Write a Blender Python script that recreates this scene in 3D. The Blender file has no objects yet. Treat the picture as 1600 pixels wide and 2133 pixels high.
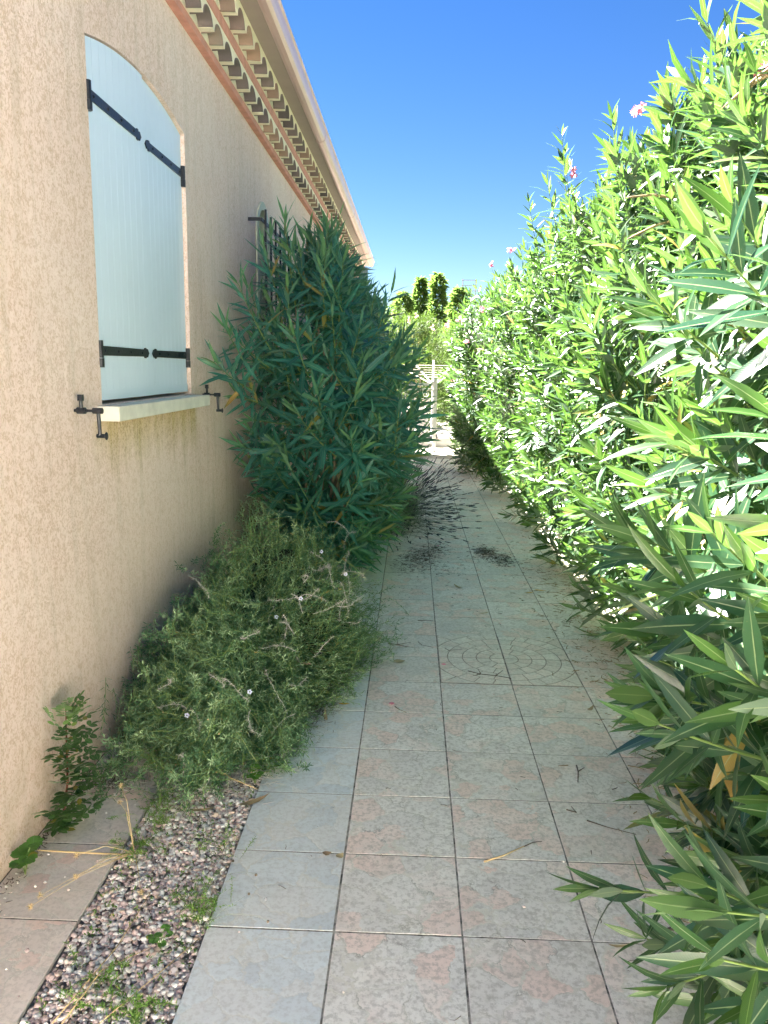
import bpy, bmesh, math, random
import numpy as np
from mathutils import Vector, Matrix
from mathutils.geometry import tessellate_polygon

random.seed(7)
rng = np.random.default_rng(11)
R = math.radians
scene = bpy.context.scene
COL = scene.collection

# ------------------------------------------------------------------ camera
CAM_H = 1.442
cd = bpy.data.cameras.new('camera')
cam = bpy.data.objects.new('camera', cd)
COL.objects.link(cam)
cx_ = Vector((0.99920385, 0.03629771, 0.01655698))
cy_ = Vector((-0.02282439, 0.17971346, 0.98345418))
cf_ = Vector((-0.03272163, 0.98304911, -0.18039885))
cam.matrix_world = Matrix(((cx_.x, cy_.x, -cf_.x, 0), (cx_.y, cy_.y, -cf_.y, 0), (cx_.z, cy_.z, -cf_.z, CAM_H), (0, 0, 0, 1)))
cd.sensor_fit = 'VERTICAL'
cd.sensor_height = 24.0
cd.lens = 24.0 * 1636.0 / 2133.0
cd.clip_start = 0.02
cd.clip_end = 3000
scene.camera = cam

# ------------------------------------------------------------------ sky, sun, exposure
SUN_EL = R(52.0)
SUN_AZ = R(-48.0)          # from +Y towards +X (negative = to the left of the path)
sun_dir = Vector((math.sin(SUN_AZ) * math.cos(SUN_EL), math.cos(SUN_AZ) * math.cos(SUN_EL), math.sin(SUN_EL)))
world = bpy.data.worlds.new("World")
scene.world = world
world.use_nodes = True
wn, wl = world.node_tree.nodes, world.node_tree.links
bg = wn.get('Background') or wn.new('ShaderNodeBackground')
sky = wn.new('ShaderNodeTexSky')
sky.sky_type = 'NISHITA'
sky.sun_disc = False
sky.sun_elevation = SUN_EL
sky.sun_rotation = SUN_AZ
sky.altitude = 0
sky.air_density = 1.0
sky.dust_density = 0.0
sky.ozone_density = 3.0
hs = wn.new('ShaderNodeHueSaturation')
hs.inputs['Saturation'].default_value = 1.32
hs.inputs['Hue'].default_value = 0.513
hs.inputs['Value'].default_value = 0.225
wl.new(sky.outputs[0], hs.inputs['Color'])
wl.new(hs.outputs[0], bg.inputs['Color'])
bg.inputs['Strength'].default_value = 0.05
sd = bpy.data.lights.new('sun', 'SUN')
sd.energy = 5.0
sd.angle = R(0.53)
sd.color = (1.0, 0.95, 0.86)
sun = bpy.data.objects.new('sun', sd)
COL.objects.link(sun)
sun.rotation_euler = sun_dir.to_track_quat('Z', 'Y').to_euler()
scene.view_settings.view_transform = 'Standard'
scene.view_settings.look = 'None'
scene.view_settings.exposure = 4.05
scene.view_settings.gamma = 1.0
scene.view_settings.use_curve_mapping = False
scene.render.engine = 'CYCLES'
scene.cycles.use_denoising = True
scene.cycles.max_bounces = 8
scene.cycles.diffuse_bounces = 5
scene.cycles.transmission_bounces = 5
scene.cycles.sample_clamp_indirect = 8

# ------------------------------------------------------------------ helpers
def hexc(r, g, b):
    return (r, g, b, 1.0)

class NT:
    """small wrapper to write node materials"""
    def __init__(s, name):
        s.m = bpy.data.materials.new(name)
        s.m.use_nodes = True
        s.n, s.l = s.m.node_tree.nodes, s.m.node_tree.links
        s.b = s.n['Principled BSDF']
        s.out = s.n['Material Output']
    def node(s, t, **k):
        n = s.n.new(t)
        for a, v in k.items():
            setattr(n, a, v)
        return n
    def put(s, sock, v):
        if isinstance(v, bpy.types.NodeSocket):
            s.l.new(v, sock)
        elif v is not None:
            sock.default_value = v
    def noise(s, vec, scale, detail=4, rough=0.55, dist=0.0):
        n = s.node('ShaderNodeTexNoise')
        s.put(n.inputs['Vector'], vec)
        n.inputs['Scale'].default_value = scale
        n.inputs['Detail'].default_value = detail
        n.inputs['Roughness'].default_value = rough
        n.inputs['Distortion'].default_value = dist
        return n
    def vor(s, vec, scale, feature='DISTANCE_TO_EDGE', rand=1.0):
        n = s.node('ShaderNodeTexVoronoi', feature=feature)
        s.put(n.inputs['Vector'], vec)
        n.inputs['Scale'].default_value = scale
        n.inputs['Randomness'].default_value = rand
        return n
    def ramp(s, fac, stops, interp='LINEAR'):
        n = s.node('ShaderNodeValToRGB')
        n.color_ramp.interpolation = interp
        e = n.color_ramp.elements
        while len(e) < len(stops):
            e.new(0.5)
        for i, (p, c) in enumerate(stops):
            e[i].position = p
            e[i].color = c if len(c) == 4 else (*c, 1)
        s.put(n.inputs[0], fac)
        return n.outputs[0]
    def mix(s, fac, a, b, mode='MIX'):
        n = s.node('ShaderNodeMix', data_type='RGBA', blend_type=mode)
        n.clamp_factor = True
        s.put(n.inputs[0], fac)
        s.put(n.inputs[6], a)
        s.put(n.inputs[7], b)
        return n.outputs[2]
    def math(s, op, a, b=None, c=None):
        n = s.node('ShaderNodeMath', operation=op)
        s.put(n.inputs[0], a)
        if b is not None:
            s.put(n.inputs[1], b)
        if c is not None:
            s.put(n.inputs[2], c)
        return n.outputs[0]
    def mr(s, v, a, b, c=0.0, d=1.0):
        n = s.node('ShaderNodeMapRange')
        s.put(n.inputs[0], v)
        n.inputs[1].default_value, n.inputs[2].default_value = a, b
        n.inputs[3].default_value, n.inputs[4].default_value = c, d
        return n.outputs[0]
    def vadd(s, a, b, op='ADD'):
        n = s.node('ShaderNodeVectorMath', operation=op)
        s.put(n.inputs[0], a)
        s.put(n.inputs[1], b)
        return n.outputs[0]
    def bump(s, h, strength=0.4, dist=0.01, normal=None):
        n = s.node('ShaderNodeBump')
        n.inputs['Strength'].default_value = strength
        n.inputs['Distance'].default_value = dist
        s.put(n.inputs['Height'], h)
        if normal is not None:
            s.put(n.inputs['Normal'], normal)
        s.l.new(n.outputs[0], s.b.inputs['Normal'])
        return n.outputs[0]
    def obj(s):
        return s.node('ShaderNodeTexCoord').outputs['Object']
    def pos(s):
        return s.node('ShaderNodeNewGeometry').outputs['Position']
    def orand(s):
        return s.node('ShaderNodeObjectInfo').outputs['Random']
    def attr(s, name):
        return s.node('ShaderNodeAttribute', attribute_name=name).outputs['Fac']
    def col(s, v):
        s.put(s.b.inputs['Base Color'], v)
    def rough(s, v):
        s.put(s.b.inputs['Roughness'], v)

def simple(name, color, rough=0.6, metallic=0.0, var=0.12, scale=20.0, bump=0.0, bscale=80.0):
    t = NT(name)
    n = t.noise(t.obj(), scale, 4)
    dark = tuple(c * (1 - var) for c in color)
    lite = tuple(min(1, c * (1 + var)) for c in color)
    t.col(t.ramp(n.outputs[0], [(0.3, dark), (0.7, lite)]))
    t.rough(rough)
    t.b.inputs['Metallic'].default_value = metallic
    if bump:
        t.bump(t.noise(t.obj(), bscale, 3).outputs[0], bump, 0.004)
    return t.m

class MB:
    """collects simple solids; build() links them as one mesh object"""
    def __init__(s):
        s.v, s.f = [], []
    def box(s, x0, x1, y0, y1, z0, z1):
        b = len(s.v)
        s.v += [(x0, y0, z0), (x1, y0, z0), (x1, y1, z0), (x0, y1, z0), (x0, y0, z1), (x1, y0, z1), (x1, y1, z1), (x0, y1, z1)]
        s.f += [tuple(b + i for i in q) for q in ((0, 3, 2, 1), (4, 5, 6, 7), (0, 1, 5, 4), (1, 2, 6, 5), (2, 3, 7, 6), (3, 0, 4, 7))]
        return s
    def tube(s, pts, r, n=8, caps=True):
        pts = [Vector(p) for p in pts]
        rs = r if isinstance(r, (list, tuple)) else [r] * len(pts)
        b = len(s.v)
        ref = None
        for i, p in enumerate(pts):
            t = (pts[min(i + 1, len(pts) - 1)] - pts[max(i - 1, 0)]).normalized()
            if ref is None:
                ref = t.orthogonal().normalized()
            ref = (ref - t * ref.dot(t)).normalized()
            w = t.cross(ref)
            for k in range(n):
                a = 2 * math.pi * k / n
                q = p + (ref * math.cos(a) + w * math.sin(a)) * rs[i]
                s.v.append(tuple(q))
        for i in range(len(pts) - 1):
            for k in range(n):
                k2 = (k + 1) % n
                s.f.append((b + i * n + k, b + i * n + k2, b + (i + 1) * n + k2, b + (i + 1) * n + k))
        if caps:
            s.f.append(tuple(b + k for k in reversed(range(n))))
            s.f.append(tuple(b + (len(pts) - 1) * n + k for k in range(n)))
        return s
    def ball(s, c, r, n=8, m=6, sc=(1, 1, 1)):
        b = len(s.v)
        for i in range(1, m):
            a = math.pi * i / m
            for k in range(n):
                p = 2 * math.pi * k / n
                s.v.append((c[0] + r * sc[0] * math.sin(a) * math.cos(p), c[1] + r * sc[1] * math.sin(a) * math.sin(p), c[2] + r * sc[2] * math.cos(a)))
        s.v += [(c[0], c[1], c[2] + r * sc[2]), (c[0], c[1], c[2] - r * sc[2])]
        for i in range(m - 2):
            for k in range(n):
                k2 = (k + 1) % n
                s.f.append((b + i * n + k, b + (i + 1) * n + k, b + (i + 1) * n + k2, b + i * n + k2))
        t, u = len(s.v) - 2, len(s.v) - 1
        for k in range(n):
            k2 = (k + 1) % n
            s.f.append((b + k, b + k2, t))
            s.f.append((b + (m - 2) * n + k2, b + (m - 2) * n + k, u))
        return s
    def prism(s, poly, axis, a, b_):
        """extrude 2D polygon along axis from a to b_. axis 'x': poly=(y,z); 'y': (x,z); 'z': (x,y)"""
        def P(p, t):
            return {'x': (t, p[0], p[1]), 'y': (p[0], t, p[1]), 'z': (p[0], p[1], t)}[axis]
        b = len(s.v)
        n = len(poly)
        s.v += [P(p, a) for p in poly] + [P(p, b_) for p in poly]
        s.f.append(tuple(b + i for i in range(n)))
        s.f.append(tuple(b + n + i for i in reversed(range(n))))
        for i in range(n):
            j = (i + 1) % n
            s.f.append((b + i, b + n + i, b + n + j, b + j))
        return s
    def build(s, name, mat, parent=None, smooth=False, bevel=0.0, loc=(0, 0, 0), fix=True):
        me = bpy.data.meshes.new(name)
        me.from_pydata(s.v, [], s.f)
        if fix or bevel:
            bm = bmesh.new()
            bm.from_mesh(me)
            bmesh.ops.recalc_face_normals(bm, faces=bm.faces)
            if bevel:
                bmesh.ops.bevel(bm, geom=[e for e in bm.edges if e.calc_face_angle(0) > 0.5], offset=bevel, segments=2, affect='EDGES', profile=0.6)
            bm.to_mesh(me)
            bm.free()
        if smooth:
            me.polygons.foreach_set('use_smooth', [True] * len(me.polygons))
        me.materials.append(mat)
        return link(name, me, parent, loc)

def link(name, me, parent=None, loc=(0, 0, 0)):
    o = bpy.data.objects.new(name, me)
    COL.objects.link(o)
    o.location = loc
    if parent is not None:
        o.parent = parent
    return o

def tag(o, label=None, cat=None, group=None, kind=None):
    for k, v in (('label', label), ('category', cat), ('group', group), ('kind', kind)):
        if v:
            o[k] = v
    return o

def thing(name, label, cat, loc=(0, 0, 0), group=None, rz=0.0):
    o = bpy.data.objects.new(name, None)
    COL.objects.link(o)
    o.empty_display_size = 0.1
    o.location = loc
    o.rotation_euler = (0, 0, rz)
    return tag(o, label, cat, group)

# ---- numpy mesh batches
def np_mesh(name, V, F, mats, uv=None, attrs=None, matidx=None, smooth=True):
    me = bpy.data.meshes.new(name)
    nv, nf, k = len(V), len(F), F.shape[1]
    me.vertices.add(nv)
    me.vertices.foreach_set('co', np.ascontiguousarray(V, dtype=np.float32).ravel())
    me.loops.add(nf * k)
    me.loops.foreach_set('vertex_index', np.ascontiguousarray(F, dtype=np.int32).ravel())
    me.polygons.add(nf)
    me.polygons.foreach_set('loop_start', np.arange(0, nf * k, k, dtype=np.int32))
    me.polygons.foreach_set('loop_total', np.full(nf, k, dtype=np.int32))
    if smooth:
        me.polygons.foreach_set('use_smooth', np.ones(nf, dtype=bool))
    for m in mats:
        me.materials.append(m)
    if matidx is not None:
        me.polygons.foreach_set('material_index', matidx.astype(np.int32))
    me.update(calc_edges=True)
    if uv is not None:
        l = me.uv_layers.new(name='UVMap')
        l.data.foreach_set('uv', uv[F.ravel()].astype(np.float32).ravel())
    for an, av in (attrs or {}).items():
        a = me.attributes.new(an, 'FLOAT', 'POINT')
        a.data.foreach_set('value', av.astype(np.float32))
    return me

def norm(a):
    return a / np.maximum(np.linalg.norm(a, axis=-1, keepdims=True), 1e-9)

ST5 = (np.array([0, .10, .33, .60, .84, 1.0]), np.array([.10, .50, 1.0, .92, .45, .02]))
ST3 = (np.array([0, .22, .62, 1.0]), np.array([.12, .95, .88, .03]))
ST2 = (np.array([0, .45, 1.0]), np.array([.15, 1.0, .05]))

def leaf_template(st, droop=0.12, fold=0.18, twist=0.0):
    t, w = st
    V, UV = [], []
    for ti, wi in zip(t, w):
        for j, sgn in enumerate((-1, 0, 1)):
            V.append((ti, sgn * wi * 0.5, abs(sgn) * wi * fold * 0.5))
            UV.append((ti, 0.5 + sgn * 0.5))
    n = len(t)
    F = []
    for i in range(n - 1):
        for j in range(2):
            F.append((i * 3 + j, (i + 1) * 3 + j, (i + 1) * 3 + j + 1, i * 3 + j + 1))
    return np.array(V), np.array(UV), np.array(F)

def leaves_mesh(name, L, mats, st=ST3, extra=None):
    """L: dict pos,dir,up,len,wid,droop,rnd,young  (N,..)"""
    V0, UV0, F0 = leaf_template(st)
    N = len(L['pos'])
    d = norm(L['dir'])
    u = norm(L['up'] - d * (L['up'] * d).sum(1, keepdims=True))
    s = np.cross(u, d)
    x = V0[None, :, 0] * L['len'][:, None]
    y = V0[None, :, 1] * L['wid'][:, None]
    z = V0[None, :, 2] * L['wid'][:, None] - L['droop'][:, None] * V0[None, :, 0] ** 2 * L['len'][:, None]
    V = L['pos'][:, None, :] + x[..., None] * d[:, None, :] + y[..., None] * s[:, None, :] + z[..., None] * u[:, None, :]
    nv = len(V0)
    V = V.reshape(-1, 3)
    F = (F0[None] + (np.arange(N) * nv)[:, None, None]).reshape(-1, 4)
    UV = np.tile(UV0, (N, 1))
    rn, yo = np.repeat(L['rnd'], nv), np.repeat(L['young'], nv)
    mi = np.zeros(len(F))
    if extra is not None:                       # stems
        V2, F2 = extra
        F = np.concatenate([F, F2 + len(V)])
        V = np.concatenate([V, V2])
        UV = np.concatenate([UV, np.zeros((len(V2), 2))])
        rn = np.concatenate([rn, np.full(len(V2), .5)])
        yo = np.concatenate([yo, np.full(len(V2), .5)])
        mi = np.concatenate([mi, np.ones(len(F2))])
    return np_mesh(name, V, F, mats, UV, {'rnd': rn, 'young': yo}, mi)

def sticks(p0, p1, r0, r1, n=3):
    """batch of straight tapered prisms -> V,F"""
    p0, p1 = np.asarray(p0, float), np.asarray(p1, float)
    N = len(p0)
    r0 = np.broadcast_to(np.asarray(r0, float), (N,))
    r1 = np.broadcast_to(np.asarray(r1, float), (N,))
    t = norm(p1 - p0)
    ref = np.where(np.abs(t[:, 2:3]) < .9, np.array([[0, 0, 1.]]), np.array([[1., 0, 0]]))
    a = norm(np.cross(t, ref))
    b = np.cross(t, a)
    ang = np.arange(n) * 2 * np.pi / n
    ring = a[:, None, :] * np.cos(ang)[None, :, None] + b[:, None, :] * np.sin(ang)[None, :, None]
    V = np.concatenate([p0[:, None] + ring * r0[:, None, None], p1[:, None] + ring * r1[:, None, None]], axis=1).reshape(-1, 3)
    q = np.array([(k, (k + 1) % n, n + (k + 1) % n, n + k) for k in range(n)])
    F = (q[None] + (np.arange(N) * 2 * n)[:, None, None]).reshape(-1, 4)
    return V, F

def polysticks(paths, radii, n=3):
    """paths (N,K,3), radii (N,K)"""
    K = paths.shape[1]
    p0 = paths[:, :-1].reshape(-1, 3)
    p1 = paths[:, 1:].reshape(-1, 3)
    return sticks(p0, p1, radii[:, :-1].ravel(), radii[:, 1:].ravel(), n)

# ------------------------------------------------------------------ materials
def leaf_material(name, dark, light, young, trans, tfac=0.38, rough=0.34, under=(.20, .27, .17), rib=(.26, .34, .15), spec=0.5):
    t = NT(name)
    rnd = t.math('FRACT', t.math('ADD', t.attr('rnd'), t.orand()))
    base = t.ramp(rnd, [(0.0, dark), (0.7, light), (0.955, tuple(c * 1.3 for c in light)), (0.965, (.30, .24, .04)), (1.0, (.34, .20, .05))])
    base = t.mix(t.attr('young'), base, (*young, 1))
    n = t.noise(t.pos(), 60, 3)
    base = t.mix(0.35, base, t.mix(n.outputs[0], (0.35, .35, .35, 1), (1.5, 1.5, 1.5, 1)), 'MULTIPLY') if False else base
    uvn = t.node('ShaderNodeTexCoord').outputs['UV']
    sep = t.node('ShaderNodeSeparateXYZ')
    t.l.new(uvn, sep.inputs[0])
    v = t.math('ABSOLUTE', t.math('SUBTRACT', sep.outputs[1], 0.5))
    ribm = t.math('MULTIPLY', t.mr(v, 0.018, 0.045, 1.0, 0.0), .75)
    # fine side veins
    veins = t.math('SINE', t.math('MULTIPLY', t.math('ADD', sep.outputs[0], t.math('MULTIPLY', v, -0.12)), 260))
    base = t.mix(t.mr(veins, 0.2, 1.0, 0.0, 0.12), base, (*light, 1))
    blem = t.noise(t.pos(), 240, 2)
    base = t.mix(t.mr(blem.outputs[0], .68, .74, 0, .5), base, (.22, .18, .06, 1))
    geo = t.node('ShaderNodeNewGeometry')
    top = t.mix(ribm, base, (*rib, 1))
    und = t.mix(t.math('MULTIPLY', ribm, .8), t.mix(t.attr('young'), (*under, 1), (*young, 1)), (*rib, 1))
    c = t.mix(geo.outputs['Backfacing'], top, und)
    t.col(c)
    t.rough(t.mr(rnd, 0, 1, rough - .05, rough + .12))
    t.b.inputs['Specular IOR Level'].default_value = spec
    tr = t.node('ShaderNodeBsdfTranslucent')
    tc = t.mix(t.attr('young'), t.mix(rnd, (*tuple(c * .8 for c in trans), 1), (*trans, 1)), (*tuple(min(1, c * 1.25) for c in trans), 1))
    t.put(tr.inputs['Color'], t.mix(ribm, tc, (*rib, 1)))
    ms = t.node('ShaderNodeMixShader')
    ms.inputs[0].default_value = tfac
    t.l.new(t.b.outputs[0], ms.inputs[1])
    t.l.new(tr.outputs[0], ms.inputs[2])
    t.l.new(ms.outputs[0], t.out.inputs['Surface'])
    h = t.math('ADD', t.math('MULTIPLY', ribm, -.5), t.math('MULTIPLY', veins, .05))
    t.bump(h, 0.35, 0.002)
    return t.m

M = {}
M['leaf'] = leaf_material('oleander_leaf', (.012, .046, .024), (.024, .070, .028), (.060, .13, .024), (.105, .235, .03), 0.27, .30, under=(.16, .21, .17), spec=.65)
M['leaf_shade'] = leaf_material('shaded_oleander_leaf', (.014, .105, .110), (.032, .175, .145), (.13, .26, .09), (.15, .40, .12), 0.30, .36, under=(.10, .24, .20), rib=(.26, .42, .20))  # shaded copy of the oleander leaf, teal of the shade put into its colour
M['leaf_small'] = leaf_material('garden_leaf', (.018, .048, .012), (.032, .07, .014), (.05, .10, .015), (.11, .20, .02), .34, .6, under=(.05, .09, .04), spec=.25)
M['tree_leaf'] = leaf_material('tree_leaf', (.045, .09, .018), (.07, .13, .022), (.10, .17, .03), (.17, .29, .055), .5, .6, under=(.06, .11, .03), spec=.2)
M['sprout'] = leaf_material('sprout_leaf', (.05, .14, .03), (.09, .21, .04), (.20, .34, .06), (.3, .55, .06), .3, .5)
M['stem'] = simple('green_stem', (.16, .24, .06), .5, var=.25)
M['bark'] = simple('grey_brown_bark', (.27, .21, .14), .85, var=.3, scale=30, bump=.6, bscale=120)
M['needle'] = leaf_material('rosemary_needle', (.016, .075, .040), (.055, .165, .072), (.40, .56, .32), (.20, .40, .10), .2, .5, under=(.045, .13, .06), rib=(.10, .18, .06))
M['core_shade'] = simple('dark_shade_core', (.035, .045, .022), .95, var=.6, scale=60, bump=1.0, bscale=90)  # dark colour stands in for shade deep inside the rosemary
M['dead_twig'] = simple('silver_dead_twig', (.52, .50, .46), .8, var=.2)
M['brown_twig'] = simple('dark_brown_twig', (.10, .075, .055), .85, var=.35)
M['bed_sand'] = simple('sandy_bed', (.26, .225, .20), .95, var=.4, scale=60, bump=.6)
M['straw'] = simple('dry_straw', (.55, .42, .22), .8, var=.25)
M['lav_stem'] = simple('lavender_stem', (.13, .17, .11), .7, var=.25)
M['lav_spike'] = simple('faded_lavender_spike', (.045, .043, .06), .85, var=.4)
M['petal'] = simple('pink_petal', (.80, .24, .34), .6, var=.25, scale=40)
M['paleflower'] = simple('pale_blue_flower', (.62, .66, .85), .6, var=.1)
M['iron'] = simple('black_wrought_iron', (.018, .021, .028), .42, 0.3, var=.3, scale=60, bump=.25, bscale=150)
M['white_iron'] = simple('white_painted_iron', (.80, .79, .76), .4, var=.05)
M['pod'] = simple('brown_seed_pod', (.26, .19, .10), .7, var=.3)
M['greenpod'] = simple('pale_green_seed_pod', (.36, .44, .17), .6, var=.15)

def petal_trans():
    t = NT('pink_oleander_petal')
    t.col(t.ramp(t.math('FRACT', t.math('ADD', t.attr('rnd'), t.orand())), [(0, (.80, .25, .36)), (1, (.88, .50, .58))]))
    t.rough(.6)
    tr = t.node('ShaderNodeBsdfTranslucent')
    tr.inputs['Color'].default_value = (.85, .40, .50, 1)
    ms = t.node('ShaderNodeMixShader')
    ms.inputs[0].default_value = .4
    t.l.new(t.b.outputs[0], ms.inputs[1])
    t.l.new(tr.outputs[0], ms.inputs[2])
    t.l.new(ms.outputs[0], t.out.inputs['Surface'])
    return t.m
M['petal'] = petal_trans()

def stucco():
    t = NT('scraped_render')
    p = t.pos()
    # anisotropic flattened plaster islands
    mp = t.node('ShaderNodeMapping')
    t.l.new(p, mp.inputs['Vector'])
    mp.inputs['Scale'].default_value = (1, 1.0, .85)
    warp = t.noise(mp.outputs[0], 40, 3)
    v = t.vadd(mp.outputs[0], t.vadd(warp.outputs['Color'], (.022, .022, .022), 'MULTIPLY'))
    n1 = t.noise(v, 150, 5, .62)
    n2 = t.noise(v, 45, 4, .6)
    m = t.math('ADD', t.math('MULTIPLY', n1.outputs[0], .72), t.math('MULTIPLY', n2.outputs[0], .34))
    flat = t.mr(m, .45, .55)                       # 1 = smoothed plateau
    big = t.noise(p, 1.3, 4)
    sep = t.node('ShaderNodeSeparateXYZ')
    t.l.new(p, sep.inputs[0])
    pit = t.mix(big.outputs[0], (.62, .445, .33, 1), (.71, .54, .43, 1))
    top = t.mix(big.outputs[0], (.82, .635, .565, 1), (.86, .72, .66, 1))
    c = t.mix(flat, pit, top)
    # cream runs and grime of a weathered wall: tall noise streaks, splash zone at the foot
    ms = t.node('ShaderNodeMapping')
    t.l.new(p, ms.inputs['Vector'])
    ms.inputs['Scale'].default_value = (1, 9, .9)
    st = t.noise(ms.outputs[0], 1.6, 5, .6)
    c = t.mix(t.mr(st.outputs[0], .50, .72, 0, .30), c, (.46, .37, .25, 1))
    pat = t.noise(p, .8, 5, .6)
    c = t.mix(t.mr(pat.outputs[0], .48, .62, 0, .22), c, (.93, .84, .76, 1))
    foot = t.math('MULTIPLY', t.mr(sep.outputs[2], .02, .40, 1, 0), t.mr(t.noise(p, 9, 4).outputs[0], .35, .65))
    c = t.mix(t.math('MULTIPLY', foot, .5), c, (.42, .36, .20, 1))
    # yellow algae stain under the sill
    sy = t.math('MULTIPLY', t.mr(sep.outputs[1], 2.74, 2.82), t.mr(sep.outputs[1], 4.06, 4.12, 1, 0))
    szn = t.math('ADD', sep.outputs[2], t.math('MULTIPLY', t.math('SUBTRACT', st.outputs[0], .5), .45))
    sz = t.math('MULTIPLY', t.mr(szn, 1.00, 1.23), t.mr(sep.outputs[2], 1.235, 1.24, 1, 0))
    c = t.mix(t.math('MULTIPLY', t.math('MULTIPLY', sy, sz), .75), c, t.mix(flat, (.30, .22, .07, 1), (.56, .44, .20, 1)))
    t.col(c)
    t.rough(.92)
    t.b.inputs['Specular IOR Level'].default_value = .2
    fine = t.noise(p, 300, 3)
    h = t.math('ADD', t.math('MULTIPLY', flat, 1.0), t.math('MULTIPLY', fine.outputs[0], .25))
    h = t.math('ADD', h, t.math('MULTIPLY', n1.outputs[0], .9))
    t.bump(h, .62, .0032)
    return t.m
M['stucco'] = stucco()

def tile_mat(name, pale, pink, grey, dirt, vein_dark=.5, vein_lite=.6):
    t = NT(name)
    o = t.obj()
    r = t.orand()
    sh = t.node('ShaderNodeCombineXYZ')
    t.put(sh.inputs[0], t.math('MULTIPLY', r, 31.7))
    t.put(sh.inputs[1], t.math('MULTIPLY', r, 57.3))
    t.put(sh.inputs[2], t.math('MULTIPLY', r, 11.3))
    v = t.vadd(o, sh.outputs[0])
    w = t.noise(v, 10, 6, .65)
    vw = t.vadd(v, t.vadd(w.outputs['Color'], (.12, .12, .12), 'MULTIPLY'))
    cell = t.vor(vw, 9.5, 'F1')
    edge = t.vor(vw, 9.5)
    edge2 = t.vor(t.vadd(vw, (3, 5, 1)), 21)
    patch = t.noise(v, 7, 5, .6)
    cs = t.node('ShaderNodeSeparateColor')
    t.l.new(cell.outputs['Color'], cs.inputs[0])
    tone = t.math('ADD', t.math('MULTIPLY', cs.outputs[0], .55), t.math('MULTIPLY', patch.outputs[0], .45))
    c = t.ramp(tone, [(.25, grey), (.5, pale), (.72, pink)])
    sp = t.noise(v, 70, 5, .7)
    c = t.mix(t.mr(sp.outputs[0], .47, .60, 0, dirt), c, (.27, .25, .22, 1))
    sp2 = t.noise(v, 17, 5, .75)
    c = t.mix(t.mr(sp2.outputs[0], .50, .70, 0, dirt * .8), c, (.30, .26, .22, 1))
    mask = t.noise(v, 6, 2)
    paler = t.math('MULTIPLY', t.mr(edge.outputs['Distance'], .015, .05, 1, 0), t.mr(mask.outputs[0], .35, .5))
    c = t.mix(t.math('MULTIPLY', paler, vein_lite), c, (.70, .68, .62, 1))
    mk2 = t.noise(t.vadd(v, (9, 2, 4)), 9, 3)
    dk = t.math('MULTIPLY', t.mr(edge.outputs['Distance'], .0, .022, 1, 0), t.mr(mk2.outputs[0], .47, .58))
    dk2 = t.math('MULTIPLY', t.mr(edge2.outputs['Distance'], .0, .028, 1, 0), t.mr(mk2.outputs[0], .56, .66))
    dkk = t.math('MAXIMUM', dk, t.math('MULTIPLY', dk2, .5))
    c = t.mix(t.math('MULTIPLY', dkk, vein_dark), c, (.13, .12, .115, 1))
    # tile to tile tone
    c = t.mix(t.mr(t.math('FRACT', t.math('MULTIPLY', r, 7.7)), 0, 1, 0, .22), c, (.40, .36, .32, 1))
    t.col(c)
    t.rough(t.mr(sp.outputs[0], .3, .7, .42, .7))
    t.b.inputs['Specular IOR Level'].default_value = .35
    h = t.math('ADD', t.math('MULTIPLY', t.mr(edge.outputs['Distance'], 0, .06), .8), t.math('MULTIPLY', sp.outputs[0], .35))
    t.bump(h, .14, .003)
    return t.m
M['tile'] = tile_mat('path_tile', (.85, .83, .80), (.86, .71, .655), (.75, .73, .71), .40, .6, .9)
M['tile_clean'] = tile_mat('clean_path_tile', (.75, .81, .85), (.77, .79, .80), (.64, .70, .75), .22, .10, .5)
M['slab'] = tile_mat('slab_tile', (.82, .74, .69), (.79, .61, .55), (.72, .66, .62), .25, .35, .6)
M['mosaic'] = tile_mat('mosaic_tile', (.84, .81, .75), (.82, .74, .68), (.77, .75, .70), .30, .3, .15)

def ground_mat():
    t = NT('soil')
    p = t.pos()
    n = t.noise(p, 14, 6, .65)
    c = t.ramp(n.outputs[0], [(.3, (.045, .035, .026)), (.55, (.11, .085, .06)), (.75, (.17, .14, .10))])
    g = t.noise(p, .35, 3)
    c = t.mix(t.mr(g.outputs[0], .5, .62, 0, .5), c, (.06, .09, .03, 1))
    t.col(c)
    t.rough(.95)
    t.bump(t.noise(p, 60, 5).outputs[0], .8, .02)
    return t.m
M['soil'] = ground_mat()

def grout_mat():
    t = NT('grout')
    p = t.pos()
    n = t.noise(p, 25, 5, .7)
    t.col(t.ramp(n.outputs[0], [(.38, (.05, .048, .045)), (.50, (.22, .21, .195)), (.62, (.36, .34, .31))]))
    t.rough(.95)
    return t.m
M['grout'] = grout_mat()
M['joint'] = simple('mosaic_joint', (.36, .32, .28), .9, var=.25, scale=40)

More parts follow.
